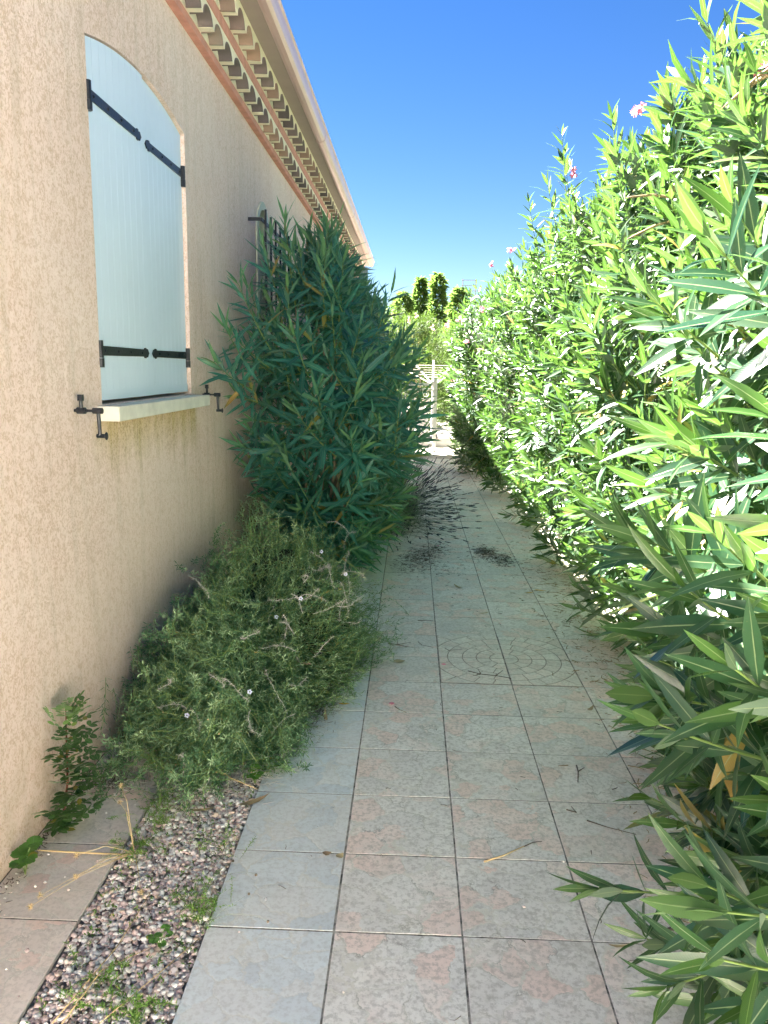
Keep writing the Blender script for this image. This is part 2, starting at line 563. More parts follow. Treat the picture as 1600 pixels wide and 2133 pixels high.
def attr_ramp(name, stops, rough=.6, bumpk=0.0):
    t = NT(name)
    rnd = t.math('FRACT', t.math('ADD', t.attr('rnd'), t.orand()))
    c = t.ramp(rnd, stops, 'LINEAR')
    n = t.noise(t.pos(), 260, 3)
    c = t.mix(.35, c, t.ramp(n.outputs[0], [(.3, (.70, .66, .65)), (.7, (1, 1, 1))]), 'MULTIPLY')
    t.col(c)
    t.rough(rough)
    if bumpk:
        t.bump(n.outputs[0], bumpk, .003)
    return t.m
M['pebble'] = attr_ramp('pebble', [(0, (.34, .27, .27)), (.10, (.60, .46, .44)), (.30, (.72, .58, .56)), (.42, (.80, .70, .68)), (.50, (.60, .58, .60)), (.58, (.88, .85, .83)), (.84, (.92, .90, .87)), (.92, (.70, .54, .42)), (1, (.70, .55, .50))], .6)
M['terracotta'] = attr_ramp('weathered_terracotta', [(0, (.10, .082, .085)), (.3, (.17, .135, .125)), (.45, (.33, .215, .155)), (.6, (.13, .105, .115)), (.8, (.38, .25, .18)), (1, (.22, .185, .16))], .85, .3)
M['mortar'] = simple('cream_mortar', (.80, .75, .60), .9, var=.06, scale=8, bump=.2)
M['fillet'] = simple('salmon_painted_band', (.56, .27, .22), .8, var=.16, scale=14, bump=.2)
M['soffit'] = simple('taupe_soffit', (.36, .285, .26), .75, var=.06, scale=5)
M['gutter'] = simple('pinkish_painted_gutter', (.66, .47, .46), .32, 0.25, var=.05, scale=4)
M['sill'] = simple('cream_stone_sill', (.66, .65, .56), .8, var=.10, scale=14, bump=.2)
M['window_frame'] = simple('sage_window_surround', (.50, .52, .42), .7, var=.06)
M['shutter'] = simple('white_shutter_paint', (.64, .76, .88), .42, var=.025, scale=3)
M['grey_shutter'] = simple('grey_shutter_paint', (.42, .46, .46), .5, var=.06)
M['grey_wall'] = simple('grey_garden_wall', (.40, .40, .40), .9, var=.12, scale=6, bump=.3)
M['bounce_pale'] = simple('pale_bounce_paving', (.70, .66, .60), .8, var=.06, scale=6)  # kept bright so the added paving throws light back
M['white_gravel'] = simple('pale_gravel_bed', (.52, .47, .40), .9, var=.35, scale=120, bump=.8, bscale=160)
M['white_paving'] = simple('pale_terrace_paving', (.42, .38, .33), .8, var=.12, scale=6)
M['dry_leaf'] = attr_ramp('dry_leaf', [(0, (.30, .21, .11)), (.4, (.42, .33, .20)), (.7, (.50, .40, .22)), (1, (.22, .14, .08))], .7)
M['yellow_leaf'] = simple('yellow_fallen_leaf', (.65, .40, .07), .6, var=.2)
def glass():
    t = NT('dim_obscured_glass')
    t.col((.10, .12, .12, 1)); t.rough(.15)
    return t.m
M['glass'] = glass()

# ------------------------------------------------------------------ ground and path
WX = -1.128                                   # wall face
T = 0.3330
GX0, GY0 = -0.1718 - T, 4.8025                # left edge of the path, one row joint
me = MB(); me.v = [(-400, -400, -.03), (400, -400, -.03), (400, 400, -.03), (-400, 400, -.03)]; me.f = [(0, 1, 2, 3)]
tag(me.build('ground', M['soil']), kind='structure')

path = MB().box(GX0 + .004, GX0 + 5 * T - .004, -.5, 12.8, -.028, -.0010).build('path', M['grout'])
tag(path, kind='structure')

def tile_mesh(name, sx, sy, mat):
    m = MB().box(-sx / 2, sx / 2, -sy / 2, sy / 2, -.012, 0)
    o = m.build(name, mat, bevel=.0006)
    me = o.data
    bpy.data.objects.remove(o)
    return me
GAP = .0055
tm = tile_mesh('tile', T - GAP, T - GAP, M['tile'])
tmc = tile_mesh('tile', T - GAP, T - GAP, M['tile_clean'])
tmj = tile_mesh('tile', T - GAP, T - GAP, M['joint'])
medC = (GX0 + 3 * T, GY0 - 3 * T)             # medallion centre = a crossing
row = -26
for j in range(-24, 14):
    y = GY0 - T * (j - .5) - T
    if y < -.4 or y > 12.9:
        continue
    for i in range(5):
        x = GX0 + T * (i + .5)
        med = abs(x - medC[0]) < T and abs(y - medC[1]) < T
        me = tmj if med else (tmc if i == 0 else tm)
        o = link('tile', me, path)
        o.location = (x + random.uniform(-.0006, .0006), y + random.uniform(-.0006, .0006), random.uniform(-.0003, .0004))
        o.rotation_euler = (random.uniform(-.0013, .0013), random.uniform(-.0013, .0013), random.uniform(-.0016, .0016))
        if med:
            o.rotation_euler = (0, 0, 0); o.location.z = 0

# medallion of small pieces let into the four tiles
med = thing('mosaic_medallion', 'round medallion of concentric mosaic pieces let into four tiles of the path', 'mosaic', (medC[0], medC[1], .0015))
def arc_piece(r0, r1, a0, a1, g=.0055):
    pts = []
    n = 6
    def lim(x, y):
        # stay clear of tile joints and tile outer edge
        L = T - .006
        return (max(-L, min(L, x)), max(-L, min(L, y)))
    ro0, ro1 = r0 + g / 2, r1 - g / 2
    for k in range(n + 1):
        a = a0 + (a1 - a0) * k / n
        da = (g / 2) / max(ro1, .03)
        aa = min(max(a, a0 + da), a1 - da)
        pts.append(lim(ro1 * math.cos(aa), ro1 * math.sin(aa)))
    for k in range(n, -1, -1):
        a = a0 + (a1 - a0) * k / n
        da = (g / 2) / max(ro0, .03)
        aa = min(max(a, a0 + da), a1 - da)
        pts.append(lim(ro0 * math.cos(aa), ro0 * math.sin(aa)))
    q = []
    for p in pts:
        if not q or (abs(p[0] - q[-1][0]) + abs(p[1] - q[-1][1])) > 1e-4:
            q.append(p)
    return q
rings = [(0.0, .072, 1), (.072, .140, 3), (.140, .210, 4), (.210, .285, 5), (.285, .36, 6)]
for (r0, r1, nq) in rings:
    for q in range(4):
        cuts = [q * 90.0] + [q * 90 + 90 * (k + random.uniform(-.16, .16)) / nq for k in range(1, nq)] + [q * 90 + 90.0]
        for k in range(nq):
            a0, a1 = R(cuts[k]), R(cuts[k + 1])
            dj = .0042
            poly = arc_piece(r0, r1, a0, a1)
            poly = [((max(x, dj) if q in (0, 3) else min(x, -dj)), (max(y, dj) if q in (0, 1) else min(y, -dj))) for x, y in poly]
            if r0 > .28:
                L = T - .006
                poly = [p for p in poly if abs(p[0]) < L + 1e-5 and abs(p[1]) < L + 1e-5]
            if len(poly) > 2:
                MB().prism(poly, 'z', 0, .0012).build('mosaic_piece', M['mosaic'], med)
for q in range(4):                             # corner pieces outside the rings
    sx, sy = (1, 1, -1, -1)[q], (1, -1, -1, 1)[q]
    L = T - .006
    for seg in (0, 1):
        pts = [(.364 * math.cos(R(a)), .364 * math.sin(R(a))) for a in np.linspace(26.5, 44.3, 6)] + [(L - .004, L - .0015 - .004), (L, L - .008)]
        if seg:
            pts = [(b, a) for a, b in pts]
        MB().prism([(x * sx, y * sy) for x, y in pts], 'z', 0, .0012).build('mosaic_piece', M['mosaic'], med)

# paving strip along the wall: slabs of the same size cut narrow
SX0, SX1 = WX + .002, -.845
strip = MB().box(SX0, SX1 - .004, -.5, 2.46, -.028, -.0012).build('wall_side_paving', M['grout'])
tag(strip, kind='structure')
ts = tile_mesh('tile', SX1 - SX0 - .004, T - GAP, M['slab'])
for j in range(6, 16):
    y = GY0 - T * (j - .5) - T + 0.0
    o = link('tile', ts, strip)
    o.location = ((SX0 + SX1) / 2, y, random.uniform(-.0003, .0003))
    o.rotation_euler = (random.uniform(-.0012, .0012), random.uniform(-.0012, .0012), 0)

# gravel strip
def icosa():
    p = (1 + 5 ** .5) / 2
    v = np.array([(-1, p, 0), (1, p, 0), (-1, -p, 0), (1, -p, 0), (0, -1, p), (0, 1, p), (0, -1, -p), (0, 1, -p), (p, 0, -1), (p, 0, 1), (-p, 0, -1), (-p, 0, 1)])
    f = np.array([(0, 11, 5), (0, 5, 1), (0, 1, 7), (0, 7, 10), (0, 10, 11), (1, 5, 9), (5, 11, 4), (11, 10, 2), (10, 7, 6), (7, 1, 8), (3, 9, 4), (3, 4, 2), (3, 2, 6), (3, 6, 8), (3, 8, 9), (4, 9, 5), (2, 4, 11), (6, 2, 10), (8, 6, 7), (9, 8, 1)])
    return norm(v), f
def rand_rot(n):
    q = norm(rng.normal(size=(n, 4)))
    w, x, y, z = q.T
    return np.stack([np.stack([1 - 2 * (y * y + z * z), 2 * (x * y - z * w), 2 * (x * z + y * w)], -1),
                     np.stack([2 * (x * y + z * w), 1 - 2 * (x * x + z * z), 2 * (y * z - x * w)], -1),
                     np.stack([2 * (x * z - y * w), 2 * (y * z + x * w), 1 - 2 * (x * x + y * y)], -1)], -2)
def pebbles(name, pts, size, mat, flat=.62):
    V0, F0 = icosa()
    N = len(pts)
    s = rng.uniform(.55, 1.0, (N, 3)) * size[:, None]
    s[:, 2] *= flat
    jit = 1 + rng.normal(0, .10, (N, 12, 1))
    V = V0[None] * jit * s[:, None, :]
    yaw = rng.uniform(0, 6.28, N); tl = rng.normal(0, .35, (N, 2))
    Rm = rand_rot(N)
    c, sn = np.cos(yaw), np.sin(yaw)
    Rz = np.zeros((N, 3, 3)); Rz[:, 0, 0] = c; Rz[:, 0, 1] = -sn; Rz[:, 1, 0] = sn; Rz[:, 1, 1] = c; Rz[:, 2, 2] = 1
    Rx = np.zeros((N, 3, 3)); ct, st = np.cos(tl[:, 0]), np.sin(tl[:, 0]); Rx[:, 0, 0] = 1; Rx[:, 1, 1] = ct; Rx[:, 1, 2] = -st; Rx[:, 2, 1] = st; Rx[:, 2, 2] = ct
    V = np.einsum('nij,nkj->nki', Rx @ Rz, V) + pts[:, None, :]
    F = (F0[None] + (np.arange(N) * 12)[:, None, None]).reshape(-1, 3)
    return np_mesh(name, V.reshape(-1, 3), F, [mat], attrs={'rnd': np.repeat(rng.random(N), 12)})
gb = MB().box(SX1 - .004, GX0 + .004, -.5, 2.475, -.028, -.016)
tag(gb.build('gravel_bed', M['bed_sand']), kind='structure')
bed = MB()
bed.box(WX + .002, GX0 + .004, 2.475, 7.5, -.028, -.010)
tag(bed.build('planting_bed', M['soil']), kind='structure')
N = 14500
px = rng.uniform(SX1 + .004, GX0 - .004, N); py = rng.uniform(1.2, 3.4, N)
pz = rng.uniform(-.014, -.003, N) + .004 * np.sin(px * 31) * np.sin(py * 17)
keep = (py < 2.9) | (rng.random(N) < .25)
P = np.stack([px, py, pz], 1)[keep]
siz = rng.gamma(7, .0068 / 6.5, len(P)).clip(.0035, .0135)
g1 = link('gravel', pebbles('gravel', P, siz, M['pebble']))
tag(g1, 'strip of small pink, grey and white pebbles between the slabs and the path', 'gravel', kind='stuff')
# loose pebbles strayed on the paving
sp_ = np.array([(rng.uniform(-1.11, -.86), rng.uniform(1.5, 2.46), .0035) for _ in range(26)] + [(rng.uniform(-1.11, -1.05), rng.uniform(1.85, 2.46), .004) for _ in range(34)] + [(rng.uniform(-.5, .7), rng.uniform(1.6, 4.5), .002) for _ in range(12)])
g2 = link('gravel', pebbles('gravel', sp_, rng.uniform(.003, .007, len(sp_)), M['pebble']))
tag(g2, 'loose pebbles scattered over the narrow slabs by the wall and the path', 'gravel', kind='stuff')

# ------------------------------------------------------------------ house
HY0, HY1 = 1.20, 14.8
house = thing('house', 'beige rendered single storey house with tiled double eaves along the path', 'house', (WX, HY0, 0))
def H(mb, name, mat, **k):
    """mesh given in world coordinates -> child of the house"""
    return mb.build(name, mat, house, loc=(-WX, -HY0, 0), **k)

def wall_with_holes():
    outer = [(HY0, 0), (HY1, 0), (HY1, 3.6), (HY0, 3.6)]
    sh = [(2.845, 1.295)] + [(4.015, 1.295)]
    for k in range(13):                          # shallow segmental arch
        a = k / 12
        y = 4.015 + (2.845 - 4.015) * a
        sh.append((y, 2.533 + .075 * (1 - (2 * a - 1) ** 2)))
    w2 = [(5.80, 1.35), (6.20, 1.35)]
    for k in range(13):
        a = math.pi * k / 12
        w2.append((6.0 + .20 * math.cos(a), 2.37 + .20 * math.sin(a)))
    w3 = [(8.45, 1.30), (9.05, 1.30), (9.05, 2.55), (8.45, 2.55)]
    loops = [outer, sh, w2, w3]
    flat = [p for l in loops for p in l]
    tris = tessellate_polygon([[Vector((p[0], p[1], 0)) for p in l] for l in loops])
    m = MB()
    m.v = [(WX, p[0], p[1]) for p in flat]
    m.f = [tuple(t) for t in tris]
    # fix winding to face +X
    out = []
    for t in m.f:
        a, b, c = (Vector(m.v[i]) for i in t)
        out.append(t if (b - a).cross(c - a).x > 0 else t[::-1])
    m.f = out
    off = len(outer)
    for l in loops[1:]:
        n = len(l)
        b = len(m.v)
        m.v += [(WX - .16, p[0], p[1]) for p in l]
        for i in range(n):
            j = (i + 1) % n
            m.f.append((off + i, off + j, b + j, b + i))
        off += n
    return m, sh, w2, w3
wm, SH, W2, W3 = wall_with_holes()
o = H(wm, 'wall', M['stucco'], fix=False)
wall2 = MB()
wall2.box(-9.0, WX, HY1 - .2, HY1, 0, 3.3)
wall2.box(-9.0, -8.8, HY0, HY1 - .2, 0, 3.3)
wall2.box(-8.8, WX - .001, HY0, HY0 + .2, 0, 3.3)
wall2.v = [(x - (.004 if x == WX else 0), y, z) for x, y, z in wall2.v]
H(wall2, 'wall', M['stucco'])
# inside darkness behind openings
H(MB().box(WX - .30, WX - .165, 5.5, 6.5, 1.1, 2.8), 'wall_lining', M['grey_wall'])
H(MB().box(WX - .30, WX - .165, 8.2, 9.3, 1.1, 2.8), 'wall_lining', M['grey_wall'])

# eaves
EY0, EY1 = 1.15, 15.0
H(MB().box(WX - .02, -1.088, EY0, EY1, 3.018, 3.058), 'eaves_band', M['fillet'], bevel=.003)
H(MB().box(WX - .02, -1.008, EY0, EY1, 3.136, 3.190), 'eaves_band', M['fillet'], bevel=.003)
def mortar_row(xb, xf, z0, z1, y0, pitch, n, rad, h):
    """mortar strip with arched hollows, seen from below and in front"""
    poly_y, m = [], MB()
    K = 10
    prof = []
    y = y0 - pitch / 2
    prof.append((y, z0))
    for i in range(n):
        c = y0 + i * pitch
        for k in range(K + 1):
            a = math.pi * (1 - k / K)
            prof.append((c + rad * math.cos(a), z0 + h * math.sin(a)))
    prof.append((y0 + (n - .5) * pitch, z0))
    b = len(m.v)
    for (yy, zz) in prof:
        m.v += [(xb, yy, zz), (xf, yy, zz), (xf, yy, z1), (xb, yy, z1)]
    for i in range(len(prof) - 1):
        a0, a1 = b + 4 * i, b + 4 * (i + 1)
        m.f += [(a0, a0 + 1, a1 + 1, a1), (a0 + 1, a0 + 2, a1 + 2, a1 + 1), (a0 + 2, a0 + 3, a1 + 3, a1 + 2)]
    return m
def barrel_mesh(length, rad, h, th):
    K = 12
    v, f = [], []
    for s in (0, 1):
        x = s * length
        k_ = 1.0 if s else .93
        for r_, hh in ((rad * k_, h * k_), ((rad - th) * k_, (h - th) * k_)):
            for k in range(K + 1):
                a = math.pi * k / K
                v.append((x, r_ * math.cos(a), hh * math.sin(a)))
    n = K + 1
    for k in range(K):
        f.append((k, k + 1, 2 * n + k + 1, 2 * n + k))
        f.append((n + k + 1, n + k, 3 * n + k, 3 * n + k + 1))
        f.append((2 * n + k, 2 * n + k + 1, 3 * n + k + 1, 3 * n + k))
    f.append((0, 2 * n, 3 * n, n))
    f.append((n - 1, n + n - 1, 3 * n + n - 1, 2 * n + n - 1))
    me = bpy.data.meshes.new('roof_tile')
    me.from_pydata(v, [], f)
    me.polygons.foreach_set('use_smooth', [True] * len(me.polygons))
    me.materials.append(M['terracotta'])
    return me
bt1 = barrel_mesh(.070, .084, .062, .009)
bt2 = barrel_mesh(.078, .084, .064, .009)
PITCH = .2155
n1 = int((EY1 - EY0) / PITCH)
H(mortar_row(-1.0845, -1.016, 3.0585, 3.1355, EY0 + .12, PITCH, n1, .0835, .0615), 'eaves_mortar', M['mortar'])
H(MB().box(WX - .01, -1.0848, EY0, EY1, 3.0592, 3.1350).box(WX - .01, -1.0058, EY0, EY1, 3.1912, 3.2785), 'eaves_mortar', M['mortar'])
H(mortar_row(-1.0055, -.930, 3.1905, 3.279, EY0 + .05, PITCH, n1, .0835, .0635), 'eaves_mortar', M['mortar'])
for (me_, xb, z0, off) in ((bt1, -1.0835, 3.0580, .12), (bt2, -1.0045, 3.1900, .05)):
    for i in range(n1):
        y = EY0 + off + i * PITCH
        if y < 2.3:
            continue
        o = link('roof_tile', me_, house, (xb - WX + random.uniform(-.003, .003), y - HY0 + random.uniform(-.003, .003), z0 - random.uniform(0, .002)))
        o.rotation_euler = (random.uniform(-.03, .03), random.uniform(-.03, .03), random.uniform(-.05, .05))
# soffit, fascia, gutter
H(MB().box(-1.3, -.838, HY0, EY1, 3.2795, 3.300), 'soffit', M['soffit'])
g = [(-.842, 3.345), (-.842, 3.285), (-.835, 3.272), (-.815, 3.264), (-.790, 3.268), (-.772, 3.283), (-.764, 3.305), (-.758, 3.345), (-.748, 3.352), (-.748, 3.358), (-.764, 3.358), (-.772, 3.31), (-.79, 3.283), (-.815, 3.276), (-.83, 3.29), (-.832, 3.345)]
gm = MB().prism(g, 'y', HY0, EY1 + .03)
H(gm, 'gutter', M['gutter'])
for y in (3.2, 6.9, 10.2, 13.4):
    H(MB().prism([(a * 1.0 + (-.003 if a < -.8 else .003), b - .003) for a, b in g[:9]] + [(-.755, 3.365), (-.80, 3.30), (-.838, 3.36)], 'y', y, y + .045), 'gutter_joint', M['gutter'])
# roof with barrel tiles
rs = MB().prism([(-.84, 3.302), (-5.0, 4.50), (-9.3, 3.30), (-9.3, 3.22), (-5.0, 4.42), (-1.35, 3.305)], 'y', HY0, EY1)
H(rs, 'roof', M['terracotta'])
rr = MB()
y = HY0 + .1
while y < EY1:
    pts = [(-.70, y, 3.385), (-2.0, y, 3.76), (-5.0, y, 4.60)]
    rr.tube([(-.80, y, 3.36), (-2.2, y, 3.75), (-5.0, y, 4.55)], .075, 8)
    y += .23
oo = H(rr, 'roof_ridge_tile', M['terracotta'], smooth=True, fix=False); oo['kind'] = 'stuff'

# closed shutters
def shutter_leaf(ya, yb, xface, th=.03):
    """grooved board leaf with the segmental arch top"""
    def top(y):
        a = (y - 2.845) / (4.015 - 2.845)
        return 2.533 + .075 * (1 - (2 * a - 1) ** 2) - .006
    m = MB()
    nb = 9
    bw = (yb - ya) / nb
    zb = 1.312
    gx = xface - .0035
    for i in range(nb):
        y0, y1 = ya + i * bw, ya + (i + 1) * bw
        g_ = .0008
        ys = [y0 + g_, (y0 + y1) / 2, y1 - g_]
        pf = [(y0 + g_, zb)] + [(y1 - g_, zb)] + [(yy, top(yy)) for yy in reversed(ys)]
        m.prism(pf, 'x', xface - .012, xface)
    m2 = [(ya, zb + .001), (yb, zb + .001)] + [(ya + (yb - ya) * k / 8, top(ya + (yb - ya) * k / 8) - .001) for k in range(8, -1, -1)]
    m.prism(m2, 'x', xface - th, xface - .0035)
    m.box(xface, xface + .0035, ya + .004, yb - .004, zb - .004, zb + .034)
    return m
ysp = 3.433
SL = H(shutter_leaf(2.850, ysp + .010, WX - .008), 'shutter', M['shutter'])
SR = H(shutter_leaf(ysp + .020, 4.010, WX - .019), 'shutter', M['shutter'])
SL['label'] = 'near closed white shutter leaf, lapping over the other'
SR['label'] = 'far closed white shutter leaf'
def hinge(par, y_h, y_t, z, x):
    """strap hinge: pintle barrel at y_h, strap to y_t with a notched tip"""
    s = 1 if y_t > y_h else -1
    m = MB()
    h2 = .0175
    L = abs(y_t - y_h)
    pr = [(0, -h2), (L - .055, -h2 * .85), (L - .050, -h2 * .85 - .006), (L - .036, -h2 * .9 - .006), (L - .030, -h2 * .6), (L - .018, -h2 * 1.0), (L, 0),
          (L - .018, h2 * 1.0), (L - .030, h2 * .6), (L - .036, h2 * .9 + .006), (L - .050, h2 * .85 + .006), (L - .055, h2 * .85), (0, h2)]
    m.prism([(y_h + s * a, z + b) for a, b in pr], 'x', x, x + .005)
    yc = y_h - s * .006
    m.tube([(x + .006, yc, z - .026), (x + .006, yc, z + .036)], .0125, 12)
    m.tube([(x + .006, yc, z - .060), (x + .006, yc, z - .027)], .0138, 12)
    m.box(x - .02, x + .004, yc - .010, yc + .010, z - .055, z - .030)
    o_ = m.build('hinge', M['iron'], par)
    b = MB()
    for k in range(4):
        yy = y_h + s * (L - .045) * (k + .35) / 3.7
        b.ball((x + .006, yy, z), .0062, 8, 4, (.7, 1, 1))
    # bolts lie on the strap: joined with it
    b.v = [tuple(v) for v in b.v]
    bo = b.build('bolt', M['iron'], par, smooth=True)
    return o_
hinge(SL, 2.858, 3.395, 2.352, WX - .0075)
hinge(SL, 2.858, 3.395, 1.487, WX - .0075)
hinge(SR, 4.004, 3.478, 2.352, WX - .0185)
hinge(SR, 4.004, 3.478, 1.487, WX - .0185)
# behind the shutters
H(MB().box(WX - .20, WX - .165, 2.7, 4.2, 1.2, 2.8), 'wall_lining', M['grey_wall'])
# sill
sl = MB().box(WX - .12, WX + .080, 2.800, 4.075, 1.236, 1.290)
H(sl, 'window_sill', M['sill'], bevel=.004)
# shutter stops
def stop(y, lab):
    m = MB()
    x = WX
    m.tube([(x - .01, y, 1.285), (x + .055, y, 1.285)], .0065, 8)
    m.tube([(x + .012, y, 1.285), (x + .047, y, 1.285)], .0135, 10)
    m.tube([(x + .030, y, 1.285), (x + .030, y - .003, 1.345)], [.0085, .0065], 8)
    m.box(x + .020, x + .040, y - .011, y + .006, 1.325, 1.350)
    m.tube([(x + .045, y, 1.285), (x + .090, y + .002, 1.285)], .0055, 8)
    m.tube([(x + .078, y + .002, 1.285), (x + .118, y + .002, 1.285)], .0125, 10)
    m.tube([(x + .100, y + .002, 1.285), (x + .103, y + .002, 1.185)], [.0085, .0080], 8)
    m.tube([(x + .090, y + .002, 1.183), (x + .128, y + .002, 1.183)], .0085, 10)
    m.ball((x + .130, y + .002, 1.183), .0135, 10, 6, (.45, 1, 1.25))
    m.v = [(WX + (a - WX) * .80, y + (b - y) * .9, 1.285 + (c - 1.285) * .82) for a, b, c in m.v]
    o_ = H(m, 'shutter_stop', M['iron'], smooth=False)
    o_['label'] = lab
    return o_
stop(2.605, 'cast iron shutter stop to the near side of the sill')
stop(4.235, 'cast iron shutter stop to the far side of the sill')

# small arched window
fr = MB()
ring_o, ring_i = [], []
def arch(yc, r, z0, zs, n=14):
    return [(yc - r, z0)] + [(yc + r * math.cos(math.pi - math.pi * k / n), zs + r * math.sin(math.pi * k / n)) for k in range(n + 1)] + [(yc + r, z0)]
A_o, A_i = arch(6.0, .245, 1.33, 2.37), arch(6.0, .190, 1.33, 2.37)
for i in range(len(A_o) - 1):
    a, b, c, d = A_o[i], A_o[i + 1], A_i[i + 1], A_i[i]
    fr.prism([a, b, c, d], 'x', WX - .15, WX + .012)
wfr = H(fr, 'window', M['window_frame'])
wfr['label'] = 'narrow arched window with pale green surround'
fr2 = MB()
A_a, A_b = arch(6.0, .1895, 1.352, 2.37), arch(6.0, .158, 1.352, 2.37)
for i in range(len(A_a) - 1):
    fr2.prism([A_a[i], A_a[i + 1], A_b[i + 1], A_b[i]], 'x', WX - .14, WX - .10)
fr2.box(WX - .14, WX - .10, 5.84, 6.16, 1.352, 1.392)
fr2.build('frame', M['window_frame'], wfr)
pn = MB(); A_b2 = arch(6.0, .160, 1.38, 2.37); pn.prism(A_b2, 'x', WX - .126, WX - .118)
pn.build('pane', M['glass'], wfr)

# iron grille standing off the wall
gr = MB()
gx = WX + .10
for k in range(6):
    y = 5.60 + k * .20
    gr.box(gx - .007, gx + .007, y - .007, y + .007, 1.18, 2.49 + (.0 if k % 2 == 0 else -.015))
H(gr, 'grille_bar', M['iron'])['kind'] = 'stuff'
grr = MB()
for z in (2.41, 2.30, 1.75, 1.25):
    grr.box(gx - .016, gx - .0075, 5.50, 6.70, z - .011, z + .011)
for y in (5.50, 6.69):
    for z in (2.41, 1.25):
        grr.box(WX - .01, gx - .0165, y - .008, y + .008, z - .0105, z + .0105)
H(grr, 'grille_rail', M['iron'])

# open louvred shutter further along
osy = 9.06
om = MB()
x0, x1, z0, z1 = WX + .012, WX + .60, 1.31, 2.54
for (a, b, c, d) in ((x0, x0 + .05, z0, z1), (x1 - .05, x1, z0, z1)):
    om.box(a, b, osy, osy + .032, c, d)
for z in (z0, (z0 + z1) / 2 - .03, z1 - .06):
    om.box(x0 + .05, x1 - .05, osy + .001, osy + .031, z, z + .06)
OS = H(om, 'shutter', M['grey_shutter'])
OS['label'] = 'grey louvred shutter leaf standing open'
for zz0, zz1 in ((z0 + .07, (z0 + z1) / 2 - .04), ((z0 + z1) / 2 + .04, z1 - .07)):
    n = 14
    for k in range(n):
        z = zz0 + (zz1 - zz0) * (k + .5) / n
        s_ = MB().prism([(osy + .004, z - .012), (osy + .028, z + .010), (osy + .026, z + .014), (osy + .002, z - .008)], 'x', x0 + .051, x1 - .051)
        s_.build('slat', M['grey_shutter'], OS)
wf3 = MB().box(WX - .12, WX - .08, 8.45, 9.05, 1.30, 1.34).box(WX - .12, WX - .08, 8.45, 9.05, 2.51, 2.55).box(WX - .12, WX - .08, 8.45, 8.49, 1.34, 2.51).box(WX - .12, WX - .08, 9.01, 9.05, 1.34, 2.51)
w3 = H(wf3, 'window', M['window_frame']); w3['label'] = 'square headed window beyond the shrubs'
MB().box(WX - .105, WX - .095, 8.491, 9.009, 1.341, 2.509).build('pane', M['glass'], w3)

# ------------------------------------------------------------------ oleanders
def cam_size(P_, L_):
    """apparent size in photo pixels and whether inside the frame; P_ world positions"""
    d = P_ - np.array([0, 0, CAM_H])
    z = d @ np.array(cf_)
    x = d @ np.array(cx_)
    y = d @ np.array(cy_)
    zz = np.maximum(z, .05)
    u, v = 1636 * x / zz, 1636 * y / zz
    ok = (z > .3) & (np.abs(u) < 815) & (np.abs(v) < 1080)
    return L_ * 1636 / zz * ok

def shoot_leaves(base, d, L, n_wh, ll, rg, young_tip=True, bend=.15, spread=1.0, lw=.16):
    """whorls of three leaves up a stem. returns leaf arrays and stem path"""
    d = d / np.linalg.norm(d)
    upv = np.array([0, 0, 1.])
    s = np.linspace(.12, 1, n_wh) if n_wh > 1 else np.array([1.])
    def at(t):
        return base + d * L * t + upv * bend * L * t * t
    tang = norm(d[None] + upv[None] * 2 * bend * s[:, None])
    ref = np.array([0.3, .2, 1.]) if abs(d[2]) < .9 else np.array([1., 0, 0])
    pos, dr, up, ln, yo = [], [], [], [], []
    ph = rg.random() * 6.28
    for i, t in enumerate(s):
        tg = tang[i]
        a = np.cross(tg, ref); a /= np.linalg.norm(a); b = np.cross(tg, a)
        ang = (72 - 52 * t ** 1.6) * spread
        p = at(t)
        for k in range(3):
            th = ph + i * 1.05 + k * 2.094 + rg.normal(0, .18)
            al = math.radians(ang + rg.normal(0, 9))
            rad = a * math.cos(th) + b * math.sin(th)
            dd = tg * math.cos(al) + rad * math.sin(al)
            dd = dd + np.array([0, 0, -.10])
            pos.append(p + rad * .003); dr.append(dd)
            up.append(tg * math.sin(al) - rad * math.cos(al) + rg.normal(0, .22, 3))
            size = ll * (0.62 + .38 * math.sin(min(1, (1.12 - t) * 1.6) * 1.57)) * rg.uniform(.62, 1.18)
            ln.append(size)
            yo.append(max(0, (t - .72) / .28) * rg.uniform(.5, 1.0) if young_tip else 0)
    K = 5
    path = np.array([at(t) for t in np.linspace(-.15, 1, K)])
    return np.array(pos), np.array(dr), np.array(up), np.array(ln), np.array(yo), path

TEMPL = {}
def leaf_objs_mesh(mat, droop, young):
    key = (mat.name, droop, young)
    if key not in TEMPL:
        V0, UV0, F0 = leaf_template(ST5)
        V = V0.copy()
        V[:, 2] = V[:, 2] * .16 - droop * V[:, 0] ** 2
        V[:, 1] *= .16
        TEMPL[key] = np_mesh('leaf', V, F0, [mat], UV0, {'rnd': np.full(len(V), .0), 'young': np.full(len(V), young)})
    return TEMPL[key]

def profile_hedge(z):
    return np.interp(z, [0, .08, .25, .55, .80, .93, 1.0], [.84, .93, .98, 1.0, .95, .82, .45])
def profile_vase(z):
    return np.interp(z, [0, .08, .25, .5, .72, .88, 1.0], [.45, .66, .92, 1.0, .98, .76, .22])

